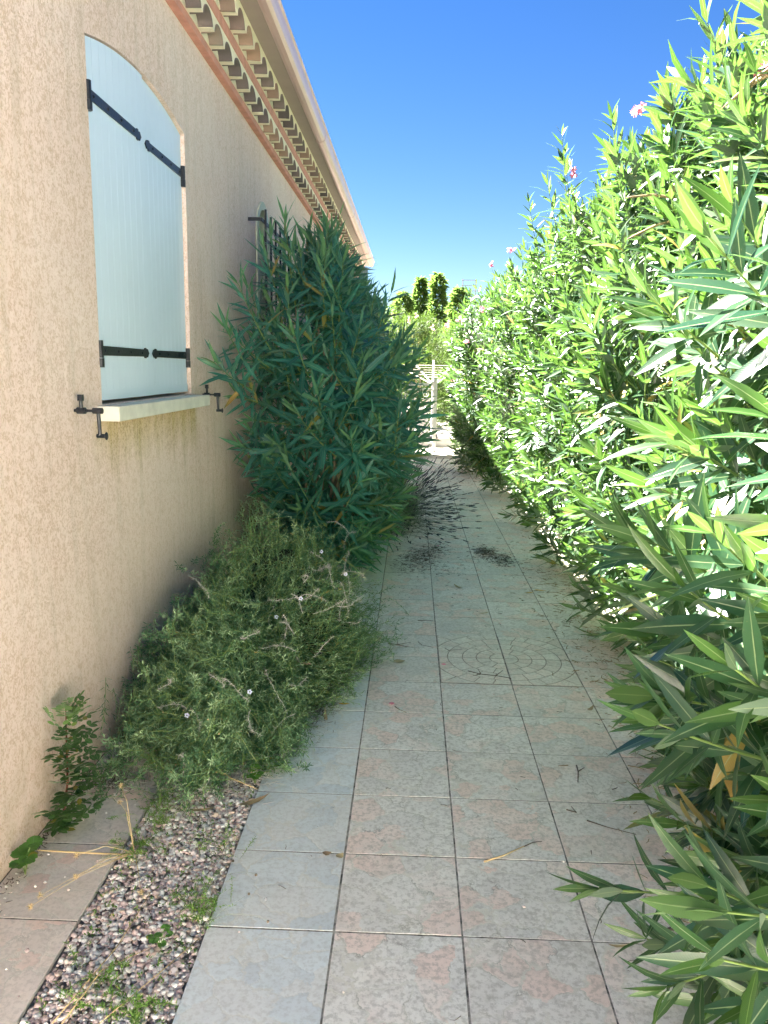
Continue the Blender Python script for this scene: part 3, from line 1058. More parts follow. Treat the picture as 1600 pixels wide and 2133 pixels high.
def oleander(name, label, cx, cy, rx, ry, h, n_shoots, ll=.155, mat=None, prof=profile_hedge, side=-1, n_single=300, st=ST3, outw=0.0,
             clipx=None, n_branch=16, group=None, cat='oleander bush', face=.72, zpow=1.0, shade_fill=.35, extra_shoots=(), L_shoot=(.22, .42), nwh=(6, 9), flowers=(), cut=None, lw=.205, pods=(), seed=0, zmin=.04, green=None):
    rg = np.random.default_rng(100 + seed)
    mat = mat or M['leaf']
    root = thing(name, label, cat, (cx, cy, 0), group)
    c0 = np.array([cx, cy, 0.])
    A = {k: [] for k in ('pos', 'dir', 'up', 'len', 'young', 'outer')}
    paths = []
    specs = []
    for i in range(n_shoots):
        zf = rg.random() ** zpow
        if rg.random() < face:
            th = (math.pi if side < 0 else 0) + rg.normal(0, .95) + (.35 if side < 0 else -.35)
        else:
            th = rg.uniform(0, 6.283)
        if rg.random() < .16:
            zf = rg.uniform(.86, 1.0)
        inner = rg.random() < shade_fill
        k = rg.uniform(.60, .86) if inner else rg.uniform(.88, 1.06)
        lump = 1 + .10 * math.sin(3.1 * th + seed) * math.sin(7 * zf + seed * 1.7) + .05 * math.sin(9 * th + 5 * zf * 3)
        pr = float(prof(zf)) * k * lump
        rr_ = math.sqrt(rg.random()) if zf > .86 else 1.0
        tip = np.array([math.cos(th) * rx * pr * rr_, math.sin(th) * ry * pr * rr_, max(zmin, zf * h * (1.0 if not inner else .92))])
        el = -.05 + 1.25 * zf + rg.normal(0, .25)
        th2 = th + rg.normal(0, .35)
        d = np.array([math.cos(th2) * math.cos(el), math.sin(th2) * math.cos(el), math.sin(el)])
        specs.append((tip, d, rg.uniform(*L_shoot), int(rg.integers(*nwh)), ll * rg.uniform(.85, 1.15), 0 if inner else 1))
    if cut:
        specs = [q for q in specs if not cut(q[0] + c0)]
    for (tx, ty, tz, dx, dy, dz, L, n, l_) in extra_shoots:
        specs.append((np.array([tx - cx, ty - cy, tz]), np.array([dx, dy, dz], float), L, n, l_, 1))
    for tip, d, L, n, l_, outer in specs:
        d = d / np.linalg.norm(d)
        base = tip - d * L - np.array([0, 0, .12 * L])
        if base[2] < .03:
            base[2] = .03
        ps, dr, up, ln, yo, path = shoot_leaves(base, d, L, n, l_, rg, bend=rg.uniform(.02, .22))
        A['pos'].append(ps); A['dir'].append(dr); A['up'].append(up); A['len'].append(ln); A['young'].append(yo * (1 if outer else .3))
        A['outer'].append(np.full(len(ln), outer))
        paths.append(path)
    for k in A:
        A[k] = np.concatenate(A[k])
    N = len(A['len'])
    A['rnd'] = rg.random(N)
    A['droop'] = rg.uniform(-.03, .16, N) + rg.random(N) ** 4 * .45
    A['wid'] = A['len'] * lw * rg.uniform(.8, 1.15, N)
    tipz = (A['pos'] + norm(A['dir']) * A['len'][:, None])
    keep = (tipz[:, 2] > .012) & (A['pos'][:, 2] > .012)
    if clipx is not None:
        keep &= (tipz[:, 0] + cx > clipx) & (A['pos'][:, 0] + cx > clipx)
    A = {k: v[keep] for k, v in A.items()}
    N = len(A['len'])
    # the leaves that show largest are objects of their own
    size = cam_size(A['pos'] + c0, A['len']) * (A['outer'] * .9 + .1)
    if side < 0:   # facing the path
        size = size * np.where(A['pos'][:, 0] < -.25 * rx, 1, .2)
    order = np.argsort(-size)
    single = order[:n_single] if n_single else np.array([], int)
    rest = np.ones(N, bool); rest[single] = False
    V2, F2 = polysticks(np.array(paths), np.tile(np.linspace(.0050, .0020, paths[0].shape[0]), (len(paths), 1)), 4)
    B = {k: v[rest] for k, v in A.items()}
    o = link('foliage', leaves_mesh('foliage', B, [mat, green or M['stem']], st, (V2, F2)), root)
    o['kind'] = 'stuff'
    for i in single:
        d = Vector(A['dir'][i]).normalized(); u = Vector(A['up'][i]); u = (u - d * u.dot(d)).normalized(); s = u.cross(d)
        L = A['len'][i]; w = A['wid'][i] / .16
        dq = (0.0, .08, .16, .22)[min(3, int(A['droop'][i] / .06))]
        yq = (0.0, .35, .8)[min(2, int(A['young'][i] * 3))]
        lo = link('leaf', leaf_objs_mesh(mat, dq, yq), root)
        lo.matrix_local = Matrix(((d.x * L, s.x * w, u.x * L, A['pos'][i][0]), (d.y * L, s.y * w, u.y * L, A['pos'][i][1]), (d.z * L, s.z * w, u.z * L, A['pos'][i][2]), (0, 0, 0, 1)))
    # branches from the foot to shoot bases
    for k in range(n_branch):
        pth = paths[int(rg.integers(len(specs)))]
        e = pth[0]
        b0 = np.array([rg.normal(0, .10) + e[0] * .12, rg.normal(0, .14) + e[1] * .12, 0])
        mid1 = b0 * .75 + e * .25 + np.array([rg.normal(0, .03), rg.normal(0, .03), e[2] * .12])
        mid2 = b0 * .35 + e * .65 + np.array([rg.normal(0, .04), rg.normal(0, .04), e[2] * .10])
        if max(e[2], .3) < .35:
            continue
        MB().tube([b0, mid1, mid2, e], [.016, .012, .008, .004], 7).build('branch', M['bark'], root, smooth=True, fix=False)
    for (fx, fy, fz, s_) in flowers:
        flower_cluster(root, (fx - cx, fy - cy, fz), s_, rg)
    for (p0, p1, r_, mt) in pods:
        p0, p1 = Vector(p0) - Vector((cx, cy, 0)), Vector(p1) - Vector((cx, cy, 0))
        mid = (p0 + p1) / 2 + Vector((0, 0, .012))
        MB().tube([p0, p0.lerp(mid, .3), mid, p1.lerp(mid, .25), p1], [r_ * .5, r_, r_, r_ * .75, r_ * .12], 7).build('seed_pod', mt, root, smooth=True, fix=False)
    return root

def flower_cluster(root, c, s, rg):
    P_, D_, U_, L_, W_ = [], [], [], [], []
    for k in range(6):
        o_ = rg.normal(0, .4, 3) * s
        n_ = norm(rg.normal(0, 1, 3) + np.array([-.8, -.8, .6]))
        a = np.cross(n_, [0, 0, 1.]); a = norm(a); b = np.cross(n_, a)
        for j in range(5):
            t = 2 * math.pi * j / 5
            d = a * math.cos(t) + b * math.sin(t) + n_ * .35
            P_.append(np.array(c) + o_); D_.append(d); U_.append(n_); L_.append(.026 * rg.uniform(.8, 1.2)); W_.append(.020)
    N = len(P_)
    L = dict(pos=np.array(P_), dir=np.array(D_), up=np.array(U_), len=np.array(L_), wid=np.array(W_), droop=np.full(N, .3), rnd=rg.random(N) * .3, young=np.zeros(N))
    o = link('flower_cluster', leaves_mesh('flower_cluster', L, [M['petal']], ST2), root)
    return o

G_R = 'tall oleanders forming the hedge on the right of the path'
NEAR1 = [  # shoots that reach over the tiles: tip x, y, z, direction, length, whorls, leaf length
    (.43, 1.55, .36, -1, -.1, .05, .30, 6, .145), (.50, 1.30, .33, -.9, -.5, .02, .26, 6, .15), (.52, 1.22, .58, -.8, -.2, .25, .28, 6, .17),
    (.45, .98, .62, -.8, -.3, .1, .28, 5, .17), (.42, .92, .78, -.9, -.2, .15, .26, 5, .17), (.50, 1.15, .98, -.8, -.3, .3, .28, 6, .18),
    (.56, 1.25, 1.12, -.8, -.2, .4, .30, 6, .18), (.55, 1.2, 1.38, -.7, -.2, .5, .30, 6, .18), (.62, 1.35, 1.62, -.6, -.1, .7, .32, 7, .175),
    (.86, 1.5, 1.95, -.5, -.1, .9, .34, 7, .175), (1.05, 1.55, 2.25, -.5, 0, .9, .34, 7, .17), (.46, 1.35, .82, -.9, -.1, .2, .30, 6, .165),
    (.60, 1.75, .60, -.95, -.1, .2, .30, 7, .16), (.66, 1.95, .30, -1, -.1, .1, .28, 7, .15), (.56, 1.60, .16, -1, -.1, 0, .26, 6, .145), (.62, 1.6, 1.1, -.8, -.1, .4, .3, 7, .17)]
for _k in range(18):
    _y = random.uniform(1.45, 2.3); _z = random.uniform(.70, 1.85)
    _x = _y * (.27 + .10 * random.random()) + .04 * abs(_z - 1.3)
    _x = max(_x, .12 + (_z - 1.35) / 1.0)
    NEAR1.append((_x, _y, _z, -.8, -.35, .15 + .35 * (_z - .7), .34, 7, .19))
for _k in range(20):
    _y = random.uniform(1.15, 2.2)
    NEAR1.append((max(.60, _y * random.uniform(.34, .46)) + .06, _y, random.uniform(.10, .75), -.85, -.35, random.uniform(-.1, .3), .30, 7, .165))
NEAR2 = [
    (.80, 2.20, .42, -1, .0, .1, .3, 7, .16), (.86, 2.55, .62, -1, -.2, .25, .3, 8, .16), (.84, 2.3, .95, -.9, -.2, .35, .32, 8, .165), (.80, 2.05, 1.30, -.8, -.2, .5, .32, 8, .17),
    (1.08, 2.75, 3.00, -.40, .1, .9, .45, 9, .17), (1.00, 2.5, 2.78, -.5, .0, .8, .4, 8, .17), (.93, 2.4, 2.45, -.6, 0, .8, .4, 8, .17), (1.15, 2.9, 3.1, -.3, .1, 1, .5, 9, .165), (.98, 2.7, 2.65, -.6, 0, .8, .4, 8, .17), (.95, 2.9, 2.55, -.6, 0, .8, .4, 8, .17)]
ol = [
    # name,label,cx,cy,rx,ry,h,n
    dict(label='nearest oleander at the right edge, big leaves reaching over the tiles', cx=1.46, cy=1.15, rx=.80, ry=.80, h=3.0, n_shoots=380, seed=1, ll=.175, st=ST5, zmin=.10,
         extra_shoots=NEAR1),
    dict(label='second oleander of the right hedge, tall leafy shoots above the medallion', cx=1.68, cy=2.60, rx=.84, ry=.85, h=3.0, n_shoots=430, seed=2, ll=.170,
         flowers=[(1.12, 2.85, 2.42, .03)],
         extra_shoots=NEAR2,
         pods=[((1.02, 2.35, 2.28), (.90, 2.55, 2.22), .006, 'pod'), ((1.05, 2.4, 2.33), (.88, 2.5, 2.20), .005, 'pod'), ((.98, 2.35, .85), (.66, 2.5, .66), .006, 'greenpod')]),
    dict(label='third oleander of the right hedge, beside the medallion', cx=1.76, cy=4.05, rx=.86, ry=.92, h=2.92, n_shoots=400, seed=3, ll=.170,
         flowers=[(1.16, 4.5, 2.80, .03)], pods=[((1.15, 3.6, 2.1), (.90, 3.55, 2.0), .006, 'pod'), ((1.15, 3.7, 2.2), (.92, 3.7, 2.2), .006, 'pod')]),
    dict(label='fourth oleander of the right hedge, with one shoot rising high above a pink flower', cx=1.82, cy=5.65, rx=.90, ry=.95, h=2.92, n_shoots=400, seed=4, ll=.165,
         extra_shoots=[(1.00, 5.9, 3.12, -.15, -.05, 1, .65, 10, .16), (.95, 6.1, 2.80, -.3, -.05, 1, .45, 8, .16), (1.18, 5.2, 2.95, -.3, 0, 1, .4, 8, .16), (1.0, 5.7, 2.85, -.2, 0, 1, .5, 8, .16)], flowers=[(1.08, 5.8, 2.78, .03), (1.25, 4.9, 2.92, .03)]),
    dict(label='fifth oleander of the right hedge, its foot behind a heap of dark litter', cx=1.86, cy=7.35, rx=.92, ry=1.0, h=2.95, n_shoots=380, seed=5, ll=.165, extra_shoots=[(.98, 7.3, 2.85, -.3, 0, 1, .5, 8, .16)]),
    dict(label='sixth oleander of the right hedge, pink flower heads near its top', cx=1.72, cy=9.2, rx=.86, ry=1.1, h=2.85, n_shoots=360, seed=6, ll=.165, flowers=[(.95, 8.2, 2.62, .035), (.85, 9.2, 2.60, .03)], n_single=200),
    dict(label='seventh oleander of the right hedge, leaning towards the end of the path', cx=1.42, cy=11.2, rx=.84, ry=1.1, h=2.70, n_shoots=360, seed=7, ll=.165, flowers=[(.58, 10.3, 2.05, .05), (.42, 10.4, 2.0, .045), (.64, 9.9, 1.78, .04), (.86, 10.4, 2.2, .03)], n_single=120),
    dict(label='last oleander of the right hedge, past the white gate post', cx=1.45, cy=13.6, rx=.85, ry=1.2, h=2.6, n_shoots=320, seed=8, ll=.160, flowers=[(.62, 12.6, 1.25, .05)], n_single=0),
]
for d_ in ol:
    d_ = dict(d_)
    if 'pods' in d_:
        d_['pods'] = [(a, b, c, M[m_]) for a, b, c, m_ in d_['pods']]
    oleander('oleander_bush', group=G_R, **d_)

G_L = 'oleanders against the house wall'
oleander('oleander_bush', 'big dark oleander in shade against the wall, behind the rosemary', cx=-.56, cy=5.75, rx=.62, ry=1.15, h=2.36, n_shoots=370, ll=.215, mat=M['leaf_shade'],
         prof=profile_vase, side=1, clipx=WX + .01, face=.15, lw=.135, cut=lambda p: (p[0] > -.60 and p[2] > 2.0 + (-.35 - p[0]) * 1.2) or (p[2] > 1.95 and p[1] > 6.3), seed=21, n_branch=26, group=G_L, shade_fill=.35,
         extra_shoots=[(-.90, 4.85, 2.14, -.2, -.6, .9, .4, 8, .19), (-.95, 4.35, 1.86, -.3, -.7, .7, .36, 8, .19), (-.80, 5.0, 2.30, -.1, -.3, 1, .4, 8, .19), (-.92, 5.2, 2.25, -.2, -.2, 1, .4, 8, .18), (-1.0, 4.25, 1.62, -.3, -.8, .6, .34, 7, .19), (-.88, 5.5, 2.35, 0, -.1, 1, .4, 8, .18), (-1.02, 4.15, 1.42, -.3, -.9, .2, .3, 7, .19), (-.15, 5.2, 1.9, .4, -.5, .8, .4, 8, .19), (-.05, 5.6, 1.7, .5, -.4, .7, .4, 8, .19), (-1.02, 4.50, 1.62, -.4, -.8, .4, .32, 7, .2), (-1.0, 4.55, 1.30, -.4, -.9, .2, .32, 7, .2), (-.95, 4.62, 1.85, -.3, -.8, .7, .35, 7, .2), (-1.0, 4.6, .95, -.4, -.9, .0, .3, 7, .19), (-.80, 4.60, 1.0, -.2, -1, .2, .32, 7, .2), (-.55, 4.62, 1.25, .0, -1, .3, .32, 7, .2), (-.30, 4.75, .95, .3, -1, .2, .32, 7, .2), (-.98, 4.75, 1.50, -.5, -.8, .3, .3, 7, .16), (-.95, 4.7, 1.15, -.5, -.8, .1, .3, 7, .16), (-.92, 4.85, .75, -.4, -.9, 0, .3, 7, .15), (-.55, 5.9, 2.48, .1, 0, 1, .5, 8, .15), (-.72, 5.6, 2.4, -.1, 0, 1, .5, 8, .15), (-.25, 5.1, .30, .5, -.9, -.1, .3, 7, .14), (-.35, 4.9, .18, .3, -.9, -.15, .25, 7, .14)])
oleander('oleander_bush', 'smaller oleander standing behind the big shaded one and the lavender', cx=-.58, cy=8.3, rx=.42, ry=1.1, h=2.30, n_shoots=300, ll=.18, lw=.14, mat=M['leaf_shade'],
         prof=profile_vase, side=1, clipx=WX + .01, face=.3, seed=22, n_branch=10, group=G_L, n_single=60)

# ------------------------------------------------------------------ background
oleander('flowering_shrub', 'fine leaved shrub with a few pink flowers beyond the gate', cx=.12, cy=19.0, rx=.80, ry=.9, h=2.75, n_shoots=520, ll=.10, mat=M['leaf_small'], side=-1, face=.2, seed=31, n_single=0, n_branch=6, cat='shrub', st=ST2,
         flowers=[(.42, 18.2, 2.35, .08), (.05, 18.2, 2.6, .06), (-.1, 18.2, 2.5, .06)], L_shoot=(.2, .4))
def column_tree(label, x, y, h, w, seed):
    rg = np.random.default_rng(seed)
    root = thing('columnar_tree', label, 'tree', (x, y, 0), 'narrow columnar trees in the distance')
    N = 3000
    zf = rg.random(N) ** .8
    lump = 1 + .45 * np.sin(zf * 23 + seed * 1.3) * np.sin(zf * 11 + seed)
    r = w * np.interp(zf, [0, .25, .7, .93, 1], [.9, 1, .8, .45, .05]) * np.sqrt(rg.random(N)) * lump
    th = rg.uniform(0, 6.283, N)
    pos = np.stack([r * np.cos(th), r * np.sin(th), .3 + zf * (h - .3)], 1)
    L = dict(pos=pos, dir=np.stack([np.cos(th), np.sin(th), rg.uniform(-.9, .5, N)], 1), up=rg.normal(0, 1, (N, 3)),
             len=rg.uniform(.08, .22, N), wid=rg.uniform(.05, .085, N), droop=rg.uniform(0, .4, N), rnd=rg.random(N), young=rg.random(N) * .6)
    link('crown', leaves_mesh('crown', L, [M['tree_leaf']], ST2), root)
    MB().tube([(0, 0, 0), (.02, 0, h * .5), (0, 0, h * .9)], [.07, .045, .01], 7).build('trunk', M['bark'], root, smooth=True, fix=False)
column_tree('left one of the pair of narrow trees standing against the sky', .20, 26.5, 4.35, .42, 41)
column_tree('right one of the pair of narrow trees standing against the sky, slightly taller', .74, 26.0, 4.42, .42, 42)
column_tree('narrow tree whose top shows just above the shrubs left of the pair', -.35, 25.0, 3.75, .45, 43)
column_tree('narrow tree in front of the aerial mast', 1.35, 25.0, 3.9, .45, 44)
for k, (x, y, rx, ry, h, lab) in enumerate([(-.9, 21, 1.3, 1, 3.0, 'green shrub filling the back left of the garden'), (1.6, 21, 1.1, 1, 2.9, 'green shrub filling the back right of the garden'), (.5, 28.5, 2.4, 1, 3.7, 'broad green shrub under the narrow trees')]):
    oleander('garden_shrub', lab, cx=x, cy=y, rx=rx, ry=ry, h=h, n_shoots=420, ll=.13, mat=M['leaf_small'], side=-1, face=.3, seed=51 + k, n_single=0, n_branch=4, cat='shrub', st=ST2, lw=.3)

# aerial mast
am = thing('aerial_mast', 'thin lattice aerial mast above the far shrubs', 'aerial', (2.05, 35, 0))
mm = MB()
for s_ in (0, .55):
    mm.tube([(s_, 0, 0), (s_, 0, 5.25)], .02, 5)
mm.build('mast', M['grey_wall'], am)
for k in range(6):
    MB().tube([(-.05, 0, 4.1 + k * .22), (.62, 0, 4.1 + k * .22)], .014, 5).build('rung', M['grey_wall'], am)

tag(MB().box(-12, 8, -14, -.505, -.034, -.004).box(-12, WX - .02, -.501, HY0 - .004, -.034, -.004).build('bounce_paving', M['bounce_pale']), kind='structure')  # unseen pale paving added to bounce sun onto wall and path
# terrace beyond the path
tag(MB().box(-1.3, 5.0, 12.83, 24, -.03, -.002).build('terrace', M['white_paving']), kind='structure')
gw = thing('garden_wall', 'low grey wall with a pale coping behind the white gate', 'wall', (-.2, 15.8, 0))
MB().box(-1.2, .52, -.1, .1, 0, .78).build('wall', M['grey_wall'], gw)
MB().box(-1.23, .55, -.14, .14, .782, .84).build('coping', M['white_paving'], gw)
st_ = thing('garden_step', 'grey step at the foot of the low wall', 'step', (.35, 15.0, 0))
MB().box(-.6, .9, -.2, .2, 0, .13).build('riser', M['grey_wall'], st_)
MB().box(-.62, .92, -.23, .22, .132, .165).build('tread', M['white_paving'], st_)
bp = thing('parasol_stand', 'dark post in a weighted foot behind the gate', 'post', (.40, 14.75, 0.165))
MB().tube([(0, 0, .05), (0, 0, .98)], .028, 10).build('post', M['iron'], bp)
MB().tube([(0, 0, 0), (0, 0, .04), (0, 0, .12)], [.11, .10, .03], 12).build('foot', M['iron'], bp)

# white walls added behind hedge and camera to bounce sun into the shade
M['bounce_white'] = simple('bounce_wall_white', (.82, .79, .72), .9, var=.04, scale=5, bump=.3)
bw = thing('bounce_wall', 'added white wall bouncing sun into the shade, behind the camera and behind gaps low in the right hedge', 'wall', (3.0, 0, 0))
MB().box(0, .2, -5, 16, 0, 1.75).build('wall', M['bounce_white'], bw)
MB().box(-.04, .24, -5.02, 16.02, 1.752, 1.80).build('coping', M['white_paving'], bw)
MB().box(-12, -.002, -5.0, -4.8, 0, 2.3).build('wall', M['bounce_white'], bw)  # unseen back wall, added as a sunlit reflector
tag(MB().box(GX0 + 5 * T, 2.998, -.5, 12.825, -.029, -.012).build('hedge_bed', M['white_gravel']), kind='structure')
# white gate
gate = thing('garden_gate', 'white wrought iron gate with scrolls at the end of the path', 'gate', (.40, 13.9, 0))
W = M['white_iron']
MB().box(-.03, .03, -.03, .03, 0, 1.20).build('post', W, gate)
MB().box(-1.13, -1.07, -.03, .03, 0, 1.20).build('post', W, gate)
for x in (0, -1.1):
    MB().ball((x, 0, 1.235), .035).tube([(x, 0, 1.19), (x, 0, 1.21)], .045, 8).build('finial', W, gate, smooth=True)
for z, hh in ((1.17, .022), (1.085, .018), (.92, .012), (.16, .012)):
    MB().box(-1.069, -.031, -.011, .011, z - hh, z + hh).build('rail', W, gate)
for k in range(8):
    x = -.12 - k * .135
    MB().box(x - .008, x + .008, -.008, .008, .172, .908).build('bar', W, gate)
def scroll(x, z, s, flip, turn=1.6):
    pts = []
    for k in range(26):
        a = k / 25 * turn * 2 * math.pi
        r = s * (1 - .75 * k / 25)
        pts.append((x + flip * (r * math.cos(a)), 0.0, z + r * math.sin(a)))
    return MB().tube(pts, .006, 5)
for x, z, s, f_ in ((-.17, 1.0, .065, -1), (-.34, 1.0, .065, 1), (-.55, 1.0, .065, -1), (-.72, 1.0, .065, 1), (-.15, .73, .055, 1), (-.30, .73, .055, -1), (-.42, .73, .055, 1), (-.57, .73, .055, -1), (-.20, .33, .05, 1), (-.33, .33, .05, -1), (-.50, .33, .05, 1)):
    scroll(x, z, s, f_).build('scroll', W, gate, smooth=True, fix=False)

# rotary clothes dryer
dr = thing('rotary_clothes_dryer', 'white rotary clothes dryer opened above the gate', 'clothes dryer', (.42, 16.6, 0))
MB().tube([(0, 0, 0), (0, 0, 1.62)], .02, 10).build('pole', W, dr)
tips = []
for k in range(4):
    a = R(25 + 90 * k)
    tp = (math.cos(a) * .85, math.sin(a) * .85, 1.52)
    tips.append(tp)
    MB().tube([(0, 0, 1.12), tp], .012, 6).build('arm', W, dr)
for j in range(6):
    f_ = .38 + .12 * j
    m = MB()
    for k in range(4):
        a, b = tips[k], tips[(k + 1) % 4]
        za = 1.12 + .40 * f_
        m.tube([(a[0] * f_, a[1] * f_, za), (b[0] * f_, b[1] * f_, za)], .004, 4)
    m.build('line', W, dr)

# ------------------------------------------------------------------ rosemary
def rosemary():
    rg = np.random.default_rng(5)
    root = thing('rosemary_bush', 'low sprawling rosemary mound against the wall, silvery dead twigs on top', 'rosemary', (-.70, 3.6, 0))
    c0 = np.array([-.70, 3.6, 0])
    NS = 7200
    P_, D_, U_, Ln, W_, Y_ = [], [], [], [], [], []
    stems, srad = [], []
    def surf(th, ph, k):
        # mound lumps
        rx, ry, h = .50, 1.14, .62
        l = 1 + .12 * math.sin(3 * th + 1) + .08 * math.sin(5 * th + 4 * ph) + .07 * math.sin(11 * th - 3 * ph)
        return np.array([math.cos(th) * math.cos(ph) * rx, math.sin(th) * math.cos(ph) * ry * (1.0), math.sin(ph) * h * (1 + .15 * math.sin(th))]) * l * k
    for i in range(NS):
        th = rg.uniform(0, 6.283)
        if rg.random() < .35:
            th = rg.normal(-1.3, .7)
        ph = math.asin(rg.uniform(.0, 1.0)) if rg.random() < .8 else rg.uniform(0, .4)
        k = rg.uniform(.72, 1.0)
        if rg.random() < .10:
            k = rg.uniform(1.0, 1.14)
        tip = surf(th, ph, k)
        tip[0] = max(tip[0], WX + .035 - c0[0] + rg.uniform(0, .09))
        out = norm(tip / np.array([.5, 1.05, .7]) ** 2 * np.array([.5, .8, .6]))
        d = norm(out + np.array([0, 0, rg.uniform(-.5, .7)]) + rg.normal(0, .45, 3))
        if tip[0] + c0[0] < WX + .14:
            d[0] = abs(d[0]) * .3
        L = rg.uniform(.09, .18)
        nn = int(L / .0070)
        curl = rg.normal(0, .25, 3)
        t = np.linspace(0, 1, nn)
        pts = tip[None] - d[None] * L * (1 - t)[:, None] + curl[None] * L * ((t - .5) ** 2)[:, None]
        if pts[:, 2].min() < .01:
            pts[:, 2] = np.maximum(pts[:, 2], .01)
        a = norm(np.cross(d, [.3, .2, 1.])); b = np.cross(d, a)
        ang = np.arange(nn) * 2.4 + rg.random() * 6
        rad = a[None] * np.cos(ang)[:, None] + b[None] * np.sin(ang)[:, None]
        P_.append(pts); D_.append(rad * .85 + d[None] * (.45 + .4 * t[:, None])); U_.append(np.tile(d, (nn, 1)))
        Ln.append(rg.uniform(.024, .036) * (1 - .35 * t) * np.ones(nn)); W_.append(np.full(nn, .0040))
        paler = rg.random() < .25  # some sprigs at random get paler needles
        Y_.append((t ** 3) * (1.0 if paler else .25) + (.28 if paler else 0))
        q = pts[np.linspace(0, nn - 1, 4).astype(int)]
        stems.append(q); srad.append([.0014, .0012, .001, .0007])
    L = dict(pos=np.concatenate(P_), dir=np.concatenate(D_), up=np.concatenate(U_), len=np.concatenate(Ln), wid=np.concatenate(W_), young=np.concatenate(Y_).clip(0, 1))
    N = len(L['len'])
    L['droop'] = np.zeros(N); L['rnd'] = rg.random(N)
    keep = (L['pos'][:, 0] + c0[0] > WX + .006) & (L['pos'][:, 2] > .004)
    L = {k: v[keep] for k, v in L.items()}
    # two-triangle needles
    d = norm(L['dir']); s = norm(np.cross(L['up'], d))
    n_ = len(L['len'])
    a = L['pos']; tip = a + d * L['len'][:, None]; mid = a + d * (L['len'] * .5)[:, None]
    V = np.stack([a, mid + s * L['wid'][:, None] * .5, tip, mid - s * L['wid'][:, None] * .5], 1).reshape(-1, 3)
    F = np.arange(n_ * 4).reshape(-1, 4)
    UV = np.tile(np.array([(0, .5), (.5, 1), (1, .5), (.5, 0)]), (n_, 1))
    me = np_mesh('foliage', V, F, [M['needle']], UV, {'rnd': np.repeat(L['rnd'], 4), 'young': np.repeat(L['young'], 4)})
    o = link('foliage', me, root); o['kind'] = 'stuff'
    st = np.array(stems)
    st = st[(st[:, :, 0].min(1) + c0[0] > WX + .004)]
    V2, F2 = polysticks(st, np.tile([.0014, .0012, .001, .0007], (len(st), 1)), 3)
    o = link('twigs', np_mesh('twigs', V2, F2, [M['stem']]), root); o['kind'] = 'stuff'
    # silvery dead curling twigs with stubby needles, on the upper right of the mound
    for k in range(44):
        if k < 30:
            th, ph = rg.normal(-.5, .5), rg.uniform(.5, 1.15)
        else:
            th, ph = rg.normal(-1.4, .6), rg.uniform(.1, .9)
        p = surf(th, ph, 1.03)
        d = norm(rg.normal(0, 1, 3) + np.array([.5, -.5, .15]))
        path = [p.copy()]
        cv = norm(np.cross(d, rg.normal(0, 1, 3)))
        n = 12
        step = rg.uniform(.008, .017)
        for j in range(n):
            d = norm(d + cv * .18 + rg.normal(0, .12, 3) + np.array([0, 0, -.02]))
            p = p + d * step
            path.append(p.copy())
        path = np.array(path)
        if path[:, 0].min() + c0[0] < WX + .01:
            continue
        V1, F1 = polysticks(path[None], np.linspace(.0010, .0004, n + 1)[None], 4)
        m = 64
        idx = rg.integers(1, n + 1, m)
        base = path[idx] + rg.normal(0, .001, (m, 3))
        nd = norm(rg.normal(0, 1, (m, 3)))
        V3, F3 = sticks(base, base + nd * rg.uniform(.008, .020, m)[:, None], .0004, .0002, 3)
        o = link('dead_twig', np_mesh('dead_twig', np.concatenate([V1, V3]), np.concatenate([F1, F3 + len(V1)]), [M['dead_twig']]), root)
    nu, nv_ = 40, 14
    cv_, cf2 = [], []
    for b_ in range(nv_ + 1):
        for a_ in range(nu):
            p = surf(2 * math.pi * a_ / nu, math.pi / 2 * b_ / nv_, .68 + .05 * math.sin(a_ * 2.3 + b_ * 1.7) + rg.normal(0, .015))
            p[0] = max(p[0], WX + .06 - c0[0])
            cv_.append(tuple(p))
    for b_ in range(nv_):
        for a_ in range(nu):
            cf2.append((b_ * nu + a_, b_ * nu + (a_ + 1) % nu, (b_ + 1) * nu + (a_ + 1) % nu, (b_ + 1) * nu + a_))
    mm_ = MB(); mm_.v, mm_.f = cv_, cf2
    mm_.build('shade_core', M['core_shade'], root, smooth=True, fix=False)  # added dark core blocks light so gaps between sprigs look dark
    # tiny pale blossoms
    for (th, ph) in ((-1.25, .55), (-.6, .95), (-.9, 1.0), (.2, 1.0), (-1.7, .45), (-.2, .8)):
        p = surf(th, ph, 1.04)
        m = MB()
        for k in range(5):
            a_ = k * 1.256
            m.ball((p[0] + .006 * math.cos(a_), p[1], p[2] + .006 * math.sin(a_)), .0042, 6, 4, (1, .5, 1))
        m.build('blossom', M['paleflower'], root, smooth=True)
    # woody foot
    for k in range(10):
        a_ = rg.uniform(0, 6.28)
        MB().tube([(rg.normal(0, .05), rg.normal(0, .1), 0), (.2 * math.cos(a_), .4 * math.sin(a_), .12), (.36 * math.cos(a_), .75 * math.sin(a_), .2)], [.012, .008, .004], 6).build('branch', M['bark'], root, smooth=True, fix=False)
rosemary()

